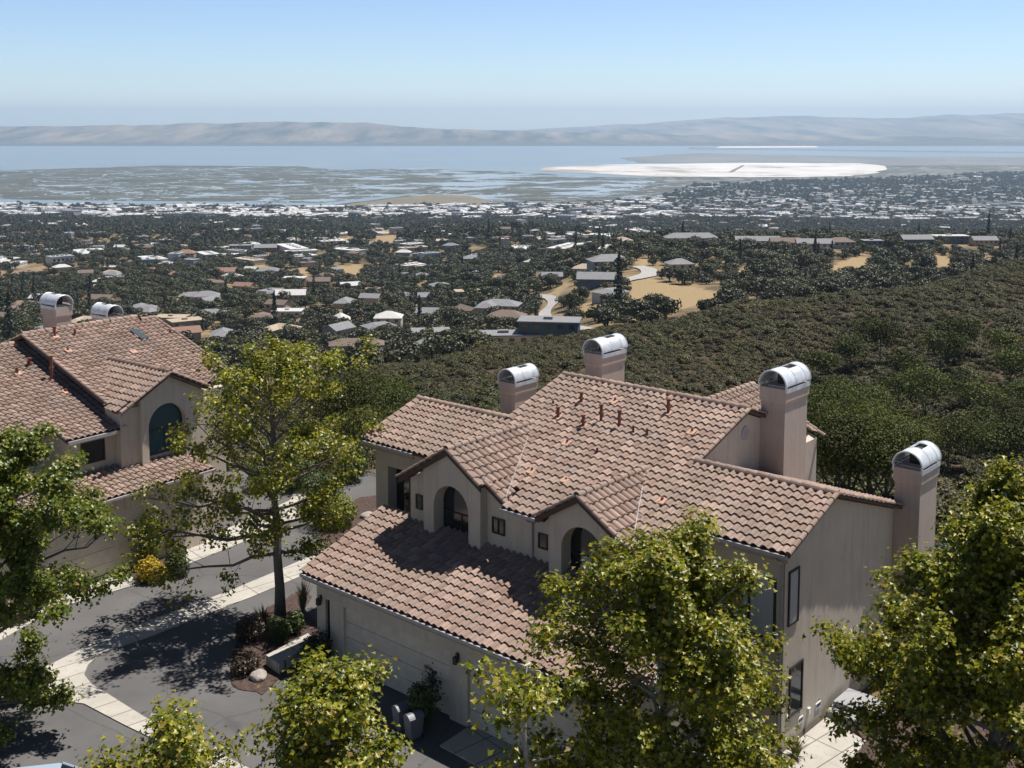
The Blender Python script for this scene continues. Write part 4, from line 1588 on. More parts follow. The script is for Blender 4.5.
blob_bush('low_shrub', fl3(277, 640), (.6, .55, .95), 'low olive shrub at the foot of the bare maple trunk', 'shrub_green', n=1500, leaf=.08, seed=13)
blob_bush('low_shrub', fl3(294, 632), (.55, .5, .9), 'low olive shrub close to the garage corner', 'shrub_green', n=1300, leaf=.08, seed=14)
blob_bush('low_shrub', fl3(12, 622), (.8, .7, 1.0), 'dry yellowish bush on the left driveway edge', 'dry_blade', n=1500, leaf=.09, seed=15)


def blades(name, loc, n, h, spread, label, mat, seed, cat='plant'):
    r = np.random.default_rng(seed)
    mb = MB()
    for _ in range(n):
        a, t = r.uniform(0, 6.28), r.uniform(.1, 1)
        d = Vector((math.cos(a), math.sin(a), 0))
        s = d.cross(Vector((0, 0, 1))) * .02
        hh = h * r.uniform(.6, 1.1)
        p = [d * .05, d * spread * t * .4 + Vector((0, 0, hh * .6)), d * spread * t + Vector((0, 0, hh))]
        mb.add([p[0] - s, p[0] + s, p[1] + s, p[1] - s, p[2]], [(0, 1, 2, 3), (3, 2, 4)])
    o = mb.build(name, mat, None, fix=False)
    o.location = loc
    return tag(o, label, cat)


blades('flax_plant', fl3(303, 612), 90, 1.3, .55, 'spiky dry flax plant between the bare trunk and the garage corner', 'dry_blade', 1)
blades('flax_plant', fl3(263, 634), 70, 1.1, .5, 'dark spiky flax left of the bare maple trunk', 'shrub_red', 2)
blades('grass_clump', fl3(796, 757, -.05), 120, .55, .5, 'clump of thin dry grass at the near corner of the patio slab', 'dry_blade', 3)

# low planter wall by the garage corner
lw = MB()
q = ploc([(266, 655), (308, 633), (316, 640), (279, 664)], 0)
lw.prism(q, 'z', -.45, .0)
lw.build('planter_wall', 'concrete')
tag(bpy.data.objects['planter_wall'], 'low pale concrete planter wall running to the garage corner', 'low wall')
rk = bpy.data.meshes.new('boulder')
bm = bmesh.new()
bmesh.ops.create_icosphere(bm, subdivisions=3, radius=.3)
for v in bm.verts:
    k = float(fbm(np.array([v.co.x * 3.1 + 7]), np.array([v.co.y * 3.1 + v.co.z * 2]), 5)[0])
    v.co *= 1 + .22 * k
    v.co.z *= .6
bm.to_mesh(rk)
bm.free()
o = link_mesh('boulder', rk, None, ['rock'])
o.location = fl3(259, 676, -.3)
tag(o, 'pale boulder in the mulch just below the planter wall', 'rock')
o2 = o.copy()
COL.objects.link(o2)
o2.location = fl3(368, 516, -.3)
o2.scale = (1.2, 1.1, 1)
tag(o2, 'pale boulder in the mulch right of the lime-green bush', 'rock')


# wheeled bins
def bin_(loc, rz, label):
    root = empty('wheeled_bin', loc, rz)
    root.scale = (.7, .7, .75)
    tag(root, label, 'bin', 'bins by the garage doors')
    b = MB()
    v = [(-.24, -.28, .06), (.24, -.28, .06), (.24, .28, .06), (-.24, .28, .06), (-.29, -.36, .95), (.29, -.36, .95), (.29, .36, .95), (-.29, .36, .95)]
    b.add(v, [(3, 2, 1, 0), (4, 5, 6, 7), (0, 1, 5, 4), (1, 2, 6, 5), (2, 3, 7, 6), (3, 0, 4, 7)])
    b.build('body', 'bin_plastic', root)
    l_ = MB()
    n = 8
    pts = [(-.31 + .62 * i / n, .95 + .16 * math.sin(math.pi * i / n)) for i in range(n + 1)]
    l_.prism(pts, 'y', -.38, .40)
    l_.build('lid', 'bin_plastic', root)
    for sx in (-.26, .26):
        w_ = MB()
        w_.tube([(sx - .03, .3, .1), (sx + .03, .3, .1)], .1, 14)
        w_.build('wheel', 'rubber', root)


p = fl3(402, 728)
bin_((p[0], p[1], -.36), R(-52), 'dark grey rounded-lid bin at the foot of the pale shrub, farther of two')
bin_((p[0] + .42, p[1] - .55, -.36), R(-52), 'dark grey rounded-lid bin at the foot of the pale shrub, nearer of two')

# red cloth with a white edge that shows through the leaves of the right-hand maple
rc = empty('red_banner', tuple(flat(987, 688, 1.6)))
tag(rc, 'small red cloth with a white edge glimpsed through the leaves at the right edge', 'banner')
c = MB()
for i in range(6):
    for j in range(4):
        P = []
        for a, b in ((i, j), (i + 1, j), (i + 1, j + 1), (i, j + 1)):
            P.append((-.3 + a * .1, .05 * math.sin(a * 1.3 + b), .25 - b * .13 - a * .02))
        c.add(P, [(0, 1, 2, 3)])
c.build('cloth', 'red_cloth', rc, fix=False)
c = MB()
c.tube([(-.34, 0, .27), (-.32, .02, -.3)], .03, 6)
c.tube([(-.32, 0, -1.95), (-.32, 0, .4)], .018, 6)
c.build('pole', 'white_paint', rc)

# parked car at the bottom left
def car(loc, rz):
    root = empty('parked_car', loc, rz)
    tag(root, 'pale blue car at the bottom left edge, only its roof in the picture', 'car')
    b = MB()
    side = [(-2.15, .35), (-2.2, .7), (-2.05, .92), (-1.3, 1.0), (1.0, .98), (1.95, .82), (2.2, .62), (2.15, .32)]
    b.prism(side, 'y', -.85, .85)
    o = b.build('body', 'car_paint', root)
    cb = MB()
    lo = [(-1.75, -.78), (.95, -.78), (.95, .78), (-1.75, .78)]
    hi = [(-1.2, -.6), (.25, -.6), (.25, .6), (-1.2, .6)]
    cb.add([(x, y, .95) for x, y in lo] + [(x, y, 1.41) for x, y in hi], [(0, 1, 5, 4), (1, 2, 6, 5), (2, 3, 7, 6), (3, 0, 4, 7)])
    cb.build('window', 'car_glass', root)
    rf_ = MB()
    rf_.add([(x, y, 1.405) for x, y in hi] + [(x * .93 - .03, y * .92, 1.46) for x, y in hi], [(0, 1, 5, 4), (1, 2, 6, 5), (2, 3, 7, 6), (3, 0, 4, 7), (4, 5, 6, 7)])
    for a, bb in zip(lo, hi):
        rf_.tube([(*a, .95), (*bb, 1.42)], .04, 6)
    rf_.build('roof', 'car_paint', root)
    for x in (-1.35, 1.35):
        for y in (-.8, .8):
            wl = MB()
            wl.tube([(x, y - .1, .32), (x, y + .1, .32)], .32, 20)
            t_ = wl.build('wheel', 'rubber', root)
            ri = MB()
            s = 1 if y > 0 else -1
            ri.tube([(x, y + .1 * s, .32), (x, y + .115 * s, .32)], .2, 14)
            ri.build('rim', 'metal_white', t_)


car((-12.6, 29.28, -.4), R(12))


# ------------------------------------------------------------------ tree and shrub kinds for the hillsides (one mesh each, shared by copies)
def crown_mesh(n, lumps, size, leaf, seed, mat, squash=.72, trunk=True, hi=1.0, up=0.0):
    """leaf clumps spread over many overlapping lumps so that the outline is uneven; plus a trunk"""
    global rng
    rng = np.random.default_rng(seed)
    L = rand_unit(lumps) * rng.uniform(.2, .72, (lumps, 1))
    L[:, 2] = L[:, 2] * .6
    lr = rng.uniform(.24, .46, lumps)
    k = rng.choice(lumps, n, p=lr ** 2 / np.sum(lr ** 2))
    d = rand_unit(n)
    d[:, 2] = np.where((d[:, 2] < -.2) & (rng.uniform(size=n) < .7), -d[:, 2], d[:, 2])
    C = L[k] + d * (lr[k] * rng.uniform(.7, 1.05, n))[:, None]
    C = C * [size, size, size * squash]
    C[:, 2] += size * squash * .85 * hi
    N = d + rand_unit(n) * .55 + [0, 0, up]
    V, F = leaf_cards(C, N, leaf, 'clump', .15)
    tv = MB()
    if trunk:
        tv.tube([(0, 0, -.8), (.05 * size, 0, size * .3), (0, .04 * size, size * .8)], [.09 * size, .06 * size, .03 * size], 6)
        for a in (0.3, 2.4, 4.4):
            tv.tube([(0, 0, size * .25), (.45 * size * math.cos(a), .45 * size * math.sin(a), size * .8)], [.05 * size, .02 * size], 5)
    return V, F, tv


def kind_mesh(name, V, F, tv, mats):
    """crown and trunk in one mesh (for copies that are a few pixels high)"""
    nv = len(V)
    verts = np.concatenate([V, np.array(tv.v).reshape(-1, 3)]) if tv.v else V
    quads = [f for f in tv.f if len(f) == 4]
    Fq = np.concatenate([F, np.array(quads) + nv]) if quads else F
    me = idx_mesh(verts, Fq)
    mi = np.zeros(len(Fq), np.int32)
    mi[len(F):] = 1
    me.polygons.foreach_set('material_index', mi)
    for m in mats:
        me.materials.append(MATS[m])
    me.name = name
    return me


OAK = [kind_mesh('oak_tree', *crown_mesh(950, 26, 4.6, .62, 100 + i, 0, sq), ['oak_leaf', 'bark']) for i, sq in enumerate((.72, .85, .62, .78))]
OAKF = [kind_mesh('oak_far', *crown_mesh(200, 14, 4.8, 1.35, 120 + i, 0, sq, trunk=False), ['oak_far', 'bark']) for i, sq in enumerate((.72, .9, .65))]
SHR = [kind_mesh('chaparral_shrub', *crown_mesh(460, 18, 1.25, .20, 140 + i, 0, sq, trunk=False, hi=.7, up=.45), ['chaparral_leaf', 'bark']) for i, sq in enumerate((.75, .95, .65, .85))]


def cone_mesh(n, H, r, leaf, seed, power=.85):
    global rng
    rng = np.random.default_rng(seed)
    t = rng.uniform(0, 1, n) ** .75
    z = H * (1 - t)
    a = rng.uniform(0, 6.283, n)
    rr_ = r * (t ** power) * (.72 + .28 * np.sin(a * 3 + z * 2.2)) * rng.uniform(.7, 1.05, n)
    C = np.stack([rr_ * np.cos(a), rr_ * np.sin(a), z + .08 * H], -1)
    N = np.stack([np.cos(a), np.sin(a), np.full(n, .5)], -1) + rand_unit(n) * .5
    V, F = leaf_cards(C, N, leaf, 'clump', .15)
    tv = MB()
    tv.tube([(0, 0, -.8), (0, 0, H * .5)], [.05 * H * .5, .02 * H], 6)
    return V, F, tv


CON = [kind_mesh('conifer_tree', *cone_mesh(420, 15, 2.6, .8, 160, .85), ['conifer_leaf', 'bark']),
       kind_mesh('conifer_tree', *cone_mesh(420, 13, 1.6, .7, 161, .5), ['conifer_leaf', 'bark'])]

# ------------------------------------------------------------------ houses of the valley
simple('house_white', (.50, .48, .45), .8)
simple('house_tan', (.40, .32, .25), .8)
simple('house_grey', (.27, .28, .29), .8)
simple('house_blue', (.055, .10, .15), .7)
simple('house_brown', (.16, .10, .07), .8)
simple('roof_grey', (.22, .22, .23), .85, scale=.8)
simple('roof_brown', (.17, .125, .10), .85, scale=.8)
simple('roof_white', (.52, .51, .50), .7, scale=.8)
simple('roof_tan', (.40, .32, .24), .85, scale=.8)
simple('roof_red', (.25, .145, .105), .85, scale=.8)


def house_parts(kind, L, W, H, wall, roof):
    """a wall mesh, a roof mesh and a strip of windows; L along x"""
    wm, rm, win = MB(), MB(), []
    o = .5
    if kind == 'gable':
        rh = W * .24
        wm.prism([(-W / 2, -3), (W / 2, -3), (W / 2, H), (0, H + rh - .05), (-W / 2, H)], 'x', -L / 2, L / 2)
        for s in (1, -1):
            z = lambda y: H + rh * (1 - y / (W / 2))
            ye = W / 2 + o
            rm.add([(-L / 2 - o, 0, H + rh), (L / 2 + o, 0, H + rh), (L / 2 + o, s * ye, z(ye)), (-L / 2 - o, s * ye, z(ye)),
                    (-L / 2 - o, 0, H + rh + .25), (L / 2 + o, 0, H + rh + .25), (L / 2 + o, s * ye, z(ye) + .2), (-L / 2 - o, s * ye, z(ye) + .2)],
                   [(0, 1, 2, 3), (4, 5, 6, 7), (0, 1, 5, 4), (1, 2, 6, 5), (2, 3, 7, 6), (3, 0, 4, 7)])
    elif kind == 'hip':
        rh = W * .26
        wm.box(-L / 2, L / 2, -W / 2, W / 2, -3, H)
        a, b, r_ = L / 2 + o, W / 2 + o, L / 2 - W / 2
        rm.add([(-a, -b, H + .02), (a, -b, H + .02), (a, b, H + .02), (-a, b, H + .02), (-r_, 0, H + rh), (r_, 0, H + rh)],
               [(0, 1, 5, 4), (2, 3, 4, 5), (1, 2, 5), (3, 0, 4), (3, 2, 1, 0)])
    elif kind == 'flat':
        wm.box(-L / 2, L / 2, -W / 2, W / 2, -3, H)
        rm.box(-L / 2 - o, L / 2 + o, -W / 2 - o, W / 2 + o, H + .01, H + .35)
        rm.box(-L * .1, L * .05, -W * .1, W * .15, H + .35, H + 1.1)
    else:  # two wings, L-shaped
        rh = W * .22
        wm.box(-L / 2, L / 2, -W / 2, W / 2, -3, H)
        wm.box(-L / 2, -L / 2 + W * .9, -W * 1.1, -W / 2 + .01, -3, H * .96)
        a, b, r_ = L / 2 + o, W / 2 + o, L / 2 - W / 2
        rm.add([(-a, -b, H + .02), (a, -b, H + .02), (a, b, H + .02), (-a, b, H + .02), (-r_, 0, H + rh), (r_, 0, H + rh)],
               [(0, 1, 5, 4), (2, 3, 4, 5), (1, 2, 5), (3, 0, 4), (3, 2, 1, 0)])
        x0, x1 = -L / 2 - o, -L / 2 + W * .9 + o
        xm = (x0 + x1) / 2
        rm.add([(x0, -W * 1.1 - o, H * .96 + .02), (x1, -W * 1.1 - o, H * .96 + .02), (x1, 0, H * .96 + .02), (x0, 0, H * .96 + .02), (xm, -W * 1.1 + W * .3, H + rh * .85), (xm, 0, H + rh * .85)],
               [(0, 1, 4), (1, 2, 5, 4), (3, 0, 4, 5)])
    return wm, rm


HK = {}


def house_kind(kind, L, W, H, wall, roof):
    key = (kind, L, W, H, wall, roof)
    if key not in HK:
        wm, rm = house_parts(*key)
        storeys = 2 if H > 4.5 else 1
        wins = []
        n = max(3, int(L / 3.2))
        for s in range(storeys):
            for k in range(n):
                x = -L / 2 + L * (k + .5) / n
                z = H - 1.9 - s * 2.7
                wy = W / 2
                if kind == 'ell' and x < -L / 2 + W * .9:
                    continue
                wins.append((x, -wy, z))
        HK[key] = (wm, rm, wins, {})
    return HK[key]


HOUSES, FRONT = [], []


def place_house(X, Y, rz, key, label, group, windows=False, nm='hillside_house'):
    wm, rm, wins, cache = house_kind(*key)
    z = float(np.min(terrain(np.array([X - 3, X + 3, X, X]), np.array([Y, Y, Y - 3, Y + 3]))))
    root = empty(nm, (X, Y, z + .15), rz)
    tag(root, label, 'house', group)
    if 'w' not in cache:
        a = wm.build('wall', key[4], root)
        b = rm.build('roof', key[5], root)
        cache['w'], cache['r'] = a, b
        g_ = MB().box(-.75, .75, -.06, .0, 0, 1.3)
        c = g_.build('window', 'glass', root)
        cache['win'] = c
        c.location = wins[0] if wins else (0, -key[2] / 2, 1)
        first = True
    else:
        for k in ('w', 'r', 'win'):
            c = cache[k].copy()
            COL.objects.link(c)
            c.parent = root
        first = False
    if windows:
        for wv in wins[1:]:
            c = cache['win'].copy()
            COL.objects.link(c)
            c.parent = root
            c.location = wv
    HOUSES.append((X, Y, max(key[1], key[2]) * .55))
    FRONT.append(26 if 'ridge' in group else 14 if windows else 5)
    return root


# the ones the photograph shows large enough to tell apart: pixel, turn, kind
NAMED = [
    ((550, 341), -8, ('flat', 17, 9, 6.2, 'house_blue', 'roof_grey'), 'dark blue two-storey house at the bend of the winding valley road'),
    ((356, 357), 6, ('hip', 17, 7, 4.6, 'house_grey', 'roof_brown'), 'long grey house with a brown hip roof just beyond the chaparral crest'),
    ((397, 362), 14, ('ell', 11, 6.5, 3.4, 'house_white', 'roof_grey'), 'white house with a grey roof right of the long brown-roofed house'),
    ((430, 357), -20, ('hip', 12, 9, 3.8, 'house_white', 'roof_grey'), 'small white house with grey hip roof at the edge of the chaparral'),
    ((464, 353), 8, ('flat', 13, 8, 3.6, 'house_white', 'roof_white'), 'low white flat-roofed house left of the white terrace'),
    ((505, 346), 5, ('flat', 20, 8, 3.6, 'house_white', 'roof_grey'), 'long low white terrace left of the dark blue house'),
    ((610, 268), 12, ('hip', 21, 12, 4.6, 'house_grey', 'roof_grey'), 'wide grey hip-roofed house above the parking loop'),
    ((598, 287), -6, ('gable', 18, 10, 4.8, 'house_blue', 'roof_grey'), 'blue-grey gabled house amid oaks above the bend'),
    ((680, 271), 10, ('hip', 12, 9, 3.6, 'house_tan', 'roof_grey'), 'small grey-roofed house in the oaks right of the parking loop'),
    ((472, 263), 10, ('hip', 16, 11, 4.4, 'house_tan', 'roof_grey'), 'tan house with grey hip roof low in the mid valley oaks'),
    ((500, 315), -12, ('ell', 17, 10, 4.6, 'house_grey', 'roof_grey'), 'grey house with L-shaped roof left of the winding road'),
    ((388, 328), 0, ('hip', 12, 10, 5.2, 'house_white', 'roof_white'), 'white two-storey villa standing alone in the oaks'),
    ((290, 303), 4, ('gable', 17, 10, 5.2, 'house_grey', 'roof_white'), 'grey two-storey house with a white gable roof on the left slope'),
    ((268, 276), 2, ('hip', 18, 10, 4.4, 'house_grey', 'roof_grey'), 'dark grey house below the dry grass patch at left'),
    ((294, 283), -4, ('flat', 15, 9, 3.6, 'house_white', 'roof_white'), 'bright white flat-roofed house on the left slope'),
    ((318, 287), 3, ('gable', 16, 9, 4, 'house_brown', 'roof_brown'), 'brown gabled house on the left slope right of the white one'),
    ((287, 318), 0, ('flat', 14, 9, 3.6, 'house_white', 'roof_white'), 'white house lowest on the left slope, partly behind the maple top'),
    ((205, 304), 15, ('hip', 15, 10, 4.6, 'house_white', 'roof_grey'), 'white house with grey hip roof among the oaks at left'),
    ((225, 277), 5, ('gable', 16, 10, 4.6, 'house_tan', 'roof_red'), 'house with a terracotta roof on the left slope'),
    ((185, 258), 0, ('hip', 18, 12, 4.4, 'house_tan', 'roof_red'), 'peach house with a red roof above the left oaks'),
    ((240, 250), 8, ('flat', 22, 12, 4.6, 'house_grey', 'roof_grey'), 'dark flat house on the left knoll'),
    ((265, 252), 8, ('gable', 22, 12, 4.6, 'house_brown', 'roof_grey'), 'dark brown house right of the flat one on the left knoll'),
]
RIDGE = [
    ((655, 240), 4, ('flat', 20, 10, 3.6, 'house_tan', 'roof_white'), 'flat white-roofed house at the left end of the ridge row'),
    ((692, 243), 2, ('hip', 36, 12, 3.8, 'house_grey', 'roof_grey'), 'very long grey-roofed house on the ridge row'),
    ((722, 239), 2, ('hip', 24, 11, 4.0, 'house_tan', 'roof_brown'), 'tan house with brown hip roof on the ridge row'),
    ((758, 246), -2, ('gable', 28, 10, 3.6, 'house_brown', 'roof_grey'), 'long low house with a dark wall on the ridge row'),
    ((786, 248), -4, ('gable', 18, 10, 3.6, 'house_tan', 'roof_brown'), 'brown-roofed house right of the long dark one on the ridge'),
    ((815, 250), -3, ('gable', 22, 10, 4.4, 'house_white', 'roof_grey'), 'white house with a grey gable above the big dry slope'),
    ((841, 249), 3, ('hip', 17, 10, 4.4, 'house_grey', 'roof_brown'), 'grey house with brown hip roof above the big dry slope'),
    ((873, 249), 0, ('flat', 12, 9, 5.2, 'house_blue', 'roof_grey'), 'narrow blue-grey house on the ridge above the dry slope'),
    ((884, 237), 0, ('flat', 24, 11, 3.8, 'house_brown', 'roof_white'), 'house with a bright white flat roof behind the ridge row'),
    ((917, 246), 3, ('gable', 20, 10, 4.6, 'house_blue', 'roof_grey'), 'dark blue house at the right part of the ridge row'),
    ((951, 244), 2, ('flat', 23, 10, 5.4, 'house_blue', 'roof_white'), 'dark house with a pale blue-white flat roof at the right of the ridge'),
    ((985, 246), 0, ('gable', 16, 9, 4, 'house_tan', 'roof_grey'), 'last small tan house at the right end of the ridge row'),
]
for (p, rz, key, lab) in NAMED + RIDGE:
    w_ = at(*p)
    place_house(w_[0], w_[1] + key[2] * .3, R(rz), key, lab, 'houses on the ridge' if (p, rz, key, lab) in RIDGE else 'houses in the wooded valley', windows=True)

rh_ = np.random.default_rng(99)
KEYS = [(k, L, W, H, wl_, rf_) for (k, L, W, H) in (('gable', 13, 8, 3.6), ('hip', 14, 9, 3.4), ('ell', 13, 7.5, 3.8), ('flat', 14, 9, 3.4), ('gable', 11, 7.5, 5.0))
        for (wl_, rf_) in (('house_white', 'roof_grey'), ('house_tan', 'roof_brown'), ('house_grey', 'roof_white'), ('house_grey', 'roof_grey'), ('house_tan', 'roof_grey'), ('house_white', 'roof_brown'), ('house_grey', 'roof_tan'), ('house_tan', 'roof_red'))]
WORD = {'house_white': 'white', 'house_tan': 'tan', 'house_grey': 'grey', 'house_blue': 'blue', 'house_brown': 'brown', 'roof_grey': 'grey', 'roof_brown': 'brown', 'roof_white': 'white', 'roof_tan': 'tan', 'roof_red': 'terracotta',
        'gable': 'gable', 'hip': 'hip', 'ell': 'L-shaped', 'flat': 'flat'}


def zone_words(px, py):
    a = 'left' if px < 170 else 'middle left' if px < 340 else 'centre' if px < 520 else 'middle right' if px < 760 else 'right'
    b = 'far valley edge' if py < 232 else 'upper valley' if py < 255 else 'mid valley' if py < 285 else 'near valley'
    return f'{b}, {a} of view'


cand = []
tries = 0
while len(cand) < 262 and tries < 9000:
    tries += 1
    Y = float(np.exp(rh_.uniform(math.log(430), math.log(2500))))
    a = rh_.uniform(-.47, .47)
    if a > .1 and Y < 900:
        continue
    X = a * Y
    if any(abs(X - x) + abs(Y - y) < 26 + Y * .004 for x, y, _ in HOUSES) or near_road(np.array([X]), np.array([Y]), 8)[0]:
        continue
    if any(inside(P, X, Y) for P in GRASS):
        continue
    z = float(terrain(X, Y))
    if not visible(np.array([X]), np.array([Y]), np.array([z + 5]))[0]:
        continue
    px, py = to_px(X, Y, z + 4)
    if py > 330 and px > 230:
        continue
    key = KEYS[rh_.integers(len(KEYS))]
    cand.append(1)
    place_house(X, Y, R(rh_.uniform(-35, 35)) + (math.pi / 2 if rh_.uniform() < .25 else 0), key,
                f'{WORD[key[4]]} house with {WORD[key[5]]} {WORD[key[0]]} roof, {zone_words(px, py)}', 'houses in the wooded valley')

# ------------------------------------------------------------------ commercial buildings on the flats
simple('shed_white', (.56, .55, .54), .7, scale=.05)
simple('shed_grey', (.34, .34, .35), .7, scale=.05)
simple('shed_tan', (.44, .38, .31), .7, scale=.05)
SHED = []
for i, (L, W, H, wl_, rf_) in enumerate(((60, 40, 8, 'shed_tan', 'shed_white'), (90, 45, 9, 'shed_grey', 'shed_white'), (45, 30, 10, 'shed_white', 'shed_grey'), (35, 25, 14, 'shed_grey', 'shed_grey'), (70, 30, 7, 'shed_tan', 'shed_tan'), (120, 40, 9, 'shed_white', 'shed_white'))):
    mb = MB()
    mb.box(-L / 2, L / 2, -W / 2, W / 2, -1, H, 0)
    mb.box(-L / 2 - .6, L / 2 + .6, -W / 2 - .6, W / 2 + .6, H + .01, H + .9, 1)
    for k in range(4):
        mb.box(-L * .35 + k * L * .2, -L * .35 + k * L * .2 + L * .07, -W * .2, W * .05, H + .9, H + 2.4, 1)
    n = int(L / 8)
    for k in range(n):
        x = -L / 2 + L * (k + .25) / n
        mb.box(x, x + L / n * .5, -W / 2 - .08, -W / 2 - .01, H * .45, H * .75, 2)
    o = mb.build('commercial_building', [wl_, rf_, 'glass'], None)
    SHED.append(o)
SHW = ['white-roofed tan shed', 'long white-roofed grey shed', 'grey-roofed white block', 'tall grey block', 'tan flat shed', 'very long white shed']
rs = np.random.default_rng(5)
pts = []
GRID = {}


def flats_ok(px, py):
    if py > 243 or py < 168:
        return False
    lim = np.interp(px, [-100, 0, 250, 330, 480, 640, 700, 880, 1024, 1100], [206, 206, 209, 209.5, 207, 202, 184, 179, 172, 172])
    return py > lim


tries = 0
while len(pts) < 780 and tries < 30000:
    tries += 1
    px = rs.uniform(-180, 1204)
    if rs.uniform() < .72:
        py = rs.uniform(170, 226)
    else:
        py = rs.uniform(203, 240)
    # dense band of sheds just inland of the marsh, sparser elsewhere
    dens = np.interp(py, [170, 200, 206, 214, 222, 232, 240], [.35, .5, 1, 1, .45, .18, .08]) * (1.0 if px < 660 else .25)
    if rs.uniform() > dens or not flats_ok(px, py):
        continue
    p_ = flat(px, py, WZ + 4)
    X, Y = p_[0], p_[1]
    if Y < 2300:
        continue
    c = (int(X // 110), int(Y // 70))
    if c in GRID:
        continue
    GRID[c] = 1
    pts.append((X, Y, px, py))
pts.sort(key=lambda p: p[1])
sh_stuff = []
for i, (X, Y, px, py) in enumerate(pts):
    k = int(rs.choice(6, p=[.27, .2, .17, .08, .13, .15]))
    rz = R(rs.choice([-28, 62, 20, -70, 5]) + rs.normal(0, 4))
    z = float(terrain(X, Y))
    sc = rs.uniform(.6, 1.15) * (1 if px < 660 else .6)
    if i < 290:
        o = SHED[k] if not SHED[k].get('used') else SHED[k].copy()
        if o is not SHED[k]:
            COL.objects.link(o)
        SHED[k]['used'] = 1
        if 'used' in o:
            pass
        o.location = (X, Y, z)
        o.rotation_euler = (0, 0, rz)
        o.scale = (sc, sc, rs.uniform(.8, 1.2))
        side = 'left third' if px < 340 else 'middle third' if px < 680 else 'right third'
        row = 'near the marsh edge' if py < 214 else 'well inland of the marsh'
        tag(o, f'{SHW[k]} on the flat town, {side}, {row}', 'building', 'commercial buildings on the flats')
    else:
        sh_stuff.append((X, Y, z, rz, sc, k))
for o in list(COL.objects):
    if 'used' in o:
        del o['used']
for o in SHED:
    if 'label' not in o:
        tag(o, 'plain shed on the flat town by the marsh', 'building', 'commercial buildings on the flats')
        X, Y, z, rz, sc, k = sh_stuff.pop()
        o.location = (X, Y, z)


def scatter(name, protos, P, label=None):
    """one object whose points carry copies of the given kinds (a mass nobody could count)"""
    me = bpy.data.meshes.new(name)
    me.vertices.add(len(P['co']))
    me.vertices.foreach_set('co', np.asarray(P['co'], np.float32).ravel())
    for nm, typ, arr, key in (('turn', 'FLOAT_VECTOR', P['rot'], 'vector'), ('grow', 'FLOAT_VECTOR', P['scl'], 'vector'), ('sort', 'INT', P['kind'], 'value')):
        at_ = me.attributes.new(nm, typ, 'POINT')
        at_.data.foreach_set(key, np.asarray(arr, np.float32 if typ != 'INT' else np.int32).ravel())
    o = bpy.data.objects.new(name, me)
    COL.objects.link(o)
    tag(o, label, None, None, 'stuff')
    ng = bpy.data.node_groups.new(name, 'GeometryNodeTree')
    ng.interface.new_socket('Geometry', in_out='INPUT', socket_type='NodeSocketGeometry')
    ng.interface.new_socket('Geometry', in_out='OUTPUT', socket_type='NodeSocketGeometry')
    n, l = ng.nodes, ng.links
    gi, go = n.new('NodeGroupInput'), n.new('NodeGroupOutput')
    jn = n.new('GeometryNodeJoinGeometry')
    at = {}
    for nm, typ in (('turn', 'FLOAT_VECTOR'), ('grow', 'FLOAT_VECTOR'), ('sort', 'INT')):
        a = n.new('GeometryNodeInputNamedAttribute')
        a.data_type = typ
        a.inputs['Name'].default_value = nm
        at[nm] = a.outputs[0]
    for k, pr in enumerate(protos):
        cmp_ = n.new('FunctionNodeCompare')
        cmp_.data_type = 'INT'
        cmp_.operation = 'EQUAL'
        l.new(at['sort'], cmp_.inputs[2])
        cmp_.inputs[3].default_value = k
        oi = n.new('GeometryNodeObjectInfo')
        oi.inputs['Object'].default_value = pr
        oi.inputs['As Instance'].default_value = True
        ip = n.new('GeometryNodeInstanceOnPoints')
        l.new(gi.outputs[0], ip.inputs['Points'])
        l.new(cmp_.outputs[0], ip.inputs['Selection'])
        l.new(oi.outputs['Geometry'], ip.inputs['Instance'])
        l.new(at['turn'], ip.inputs['Rotation'])
        l.new(at['grow'], ip.inputs['Scale'])
        l.new(ip.outputs[0], jn.inputs[0])
    l.new(jn.outputs[0], go.inputs[0])
    md = o.modifiers.new('spread', 'NODES')
    md.node_group = ng
    return o


# small pale roofs between the trees of the far town, too many to count
for _ in range(4200):
    px, py = rs.uniform(-220, 1244), rs.uniform(180, 246)
    if not flats_ok(px, py) and py < 200:
        continue
    if py < 206 and px < 640:
        continue
    p_ = flat(px, py, WZ + 4)
    Y = p_[1]
    if Y < 2600:
        Y = float(np.exp(rs.uniform(math.log(1000), math.log(2900))))
    X = tan_of(px, py) * Y
    sh_stuff.append((X, Y, float(terrain(X, Y)), rs.uniform(0, 3.14), rs.uniform(.2, .45), int(rs.choice(6, p=[.25, .15, .2, .15, .15, .1]))))
if sh_stuff:
    S = np.array([(a, b, c) for a, b, c, *_ in sh_stuff])
    scatter('distant_buildings', SHED, dict(co=S, rot=[(0, 0, s[3]) for s in sh_stuff], scl=[(s[4], s[4], s[4] * (1.5 if s[4] < .55 else 1)) for s in sh_stuff], kind=[s[5] for s in sh_stuff]))

# ------------------------------------------------------------------ woods and chaparral
rs = np.random.default_rng(17)


def fan_points(y0, y1, spacing, half=.53):
    """jittered points at about even spacing over the fan between two depths"""
    n = int(half * (y1 * y1 - y0 * y0) / spacing ** 2)
    Y = np.sqrt(rs.uniform(y0 * y0, y1 * y1, n))
    X = rs.uniform(-half, half, n) * Y
    return X, Y


def thin(X, Y, d):
    """drop points closer than d to an earlier one (grid hash)"""
    keep = np.zeros(len(X), bool)
    cells = {}
    for i in range(len(X)):
        dd_ = d[i] if hasattr(d, '__len__') else d
        c = (int(X[i] // dd_), int(Y[i] // dd_))
        if any((c[0] + u, c[1] + v) in cells for u in (0,) for v in (0,)):
            continue
        cells[c] = 1
        keep[i] = True
    return keep


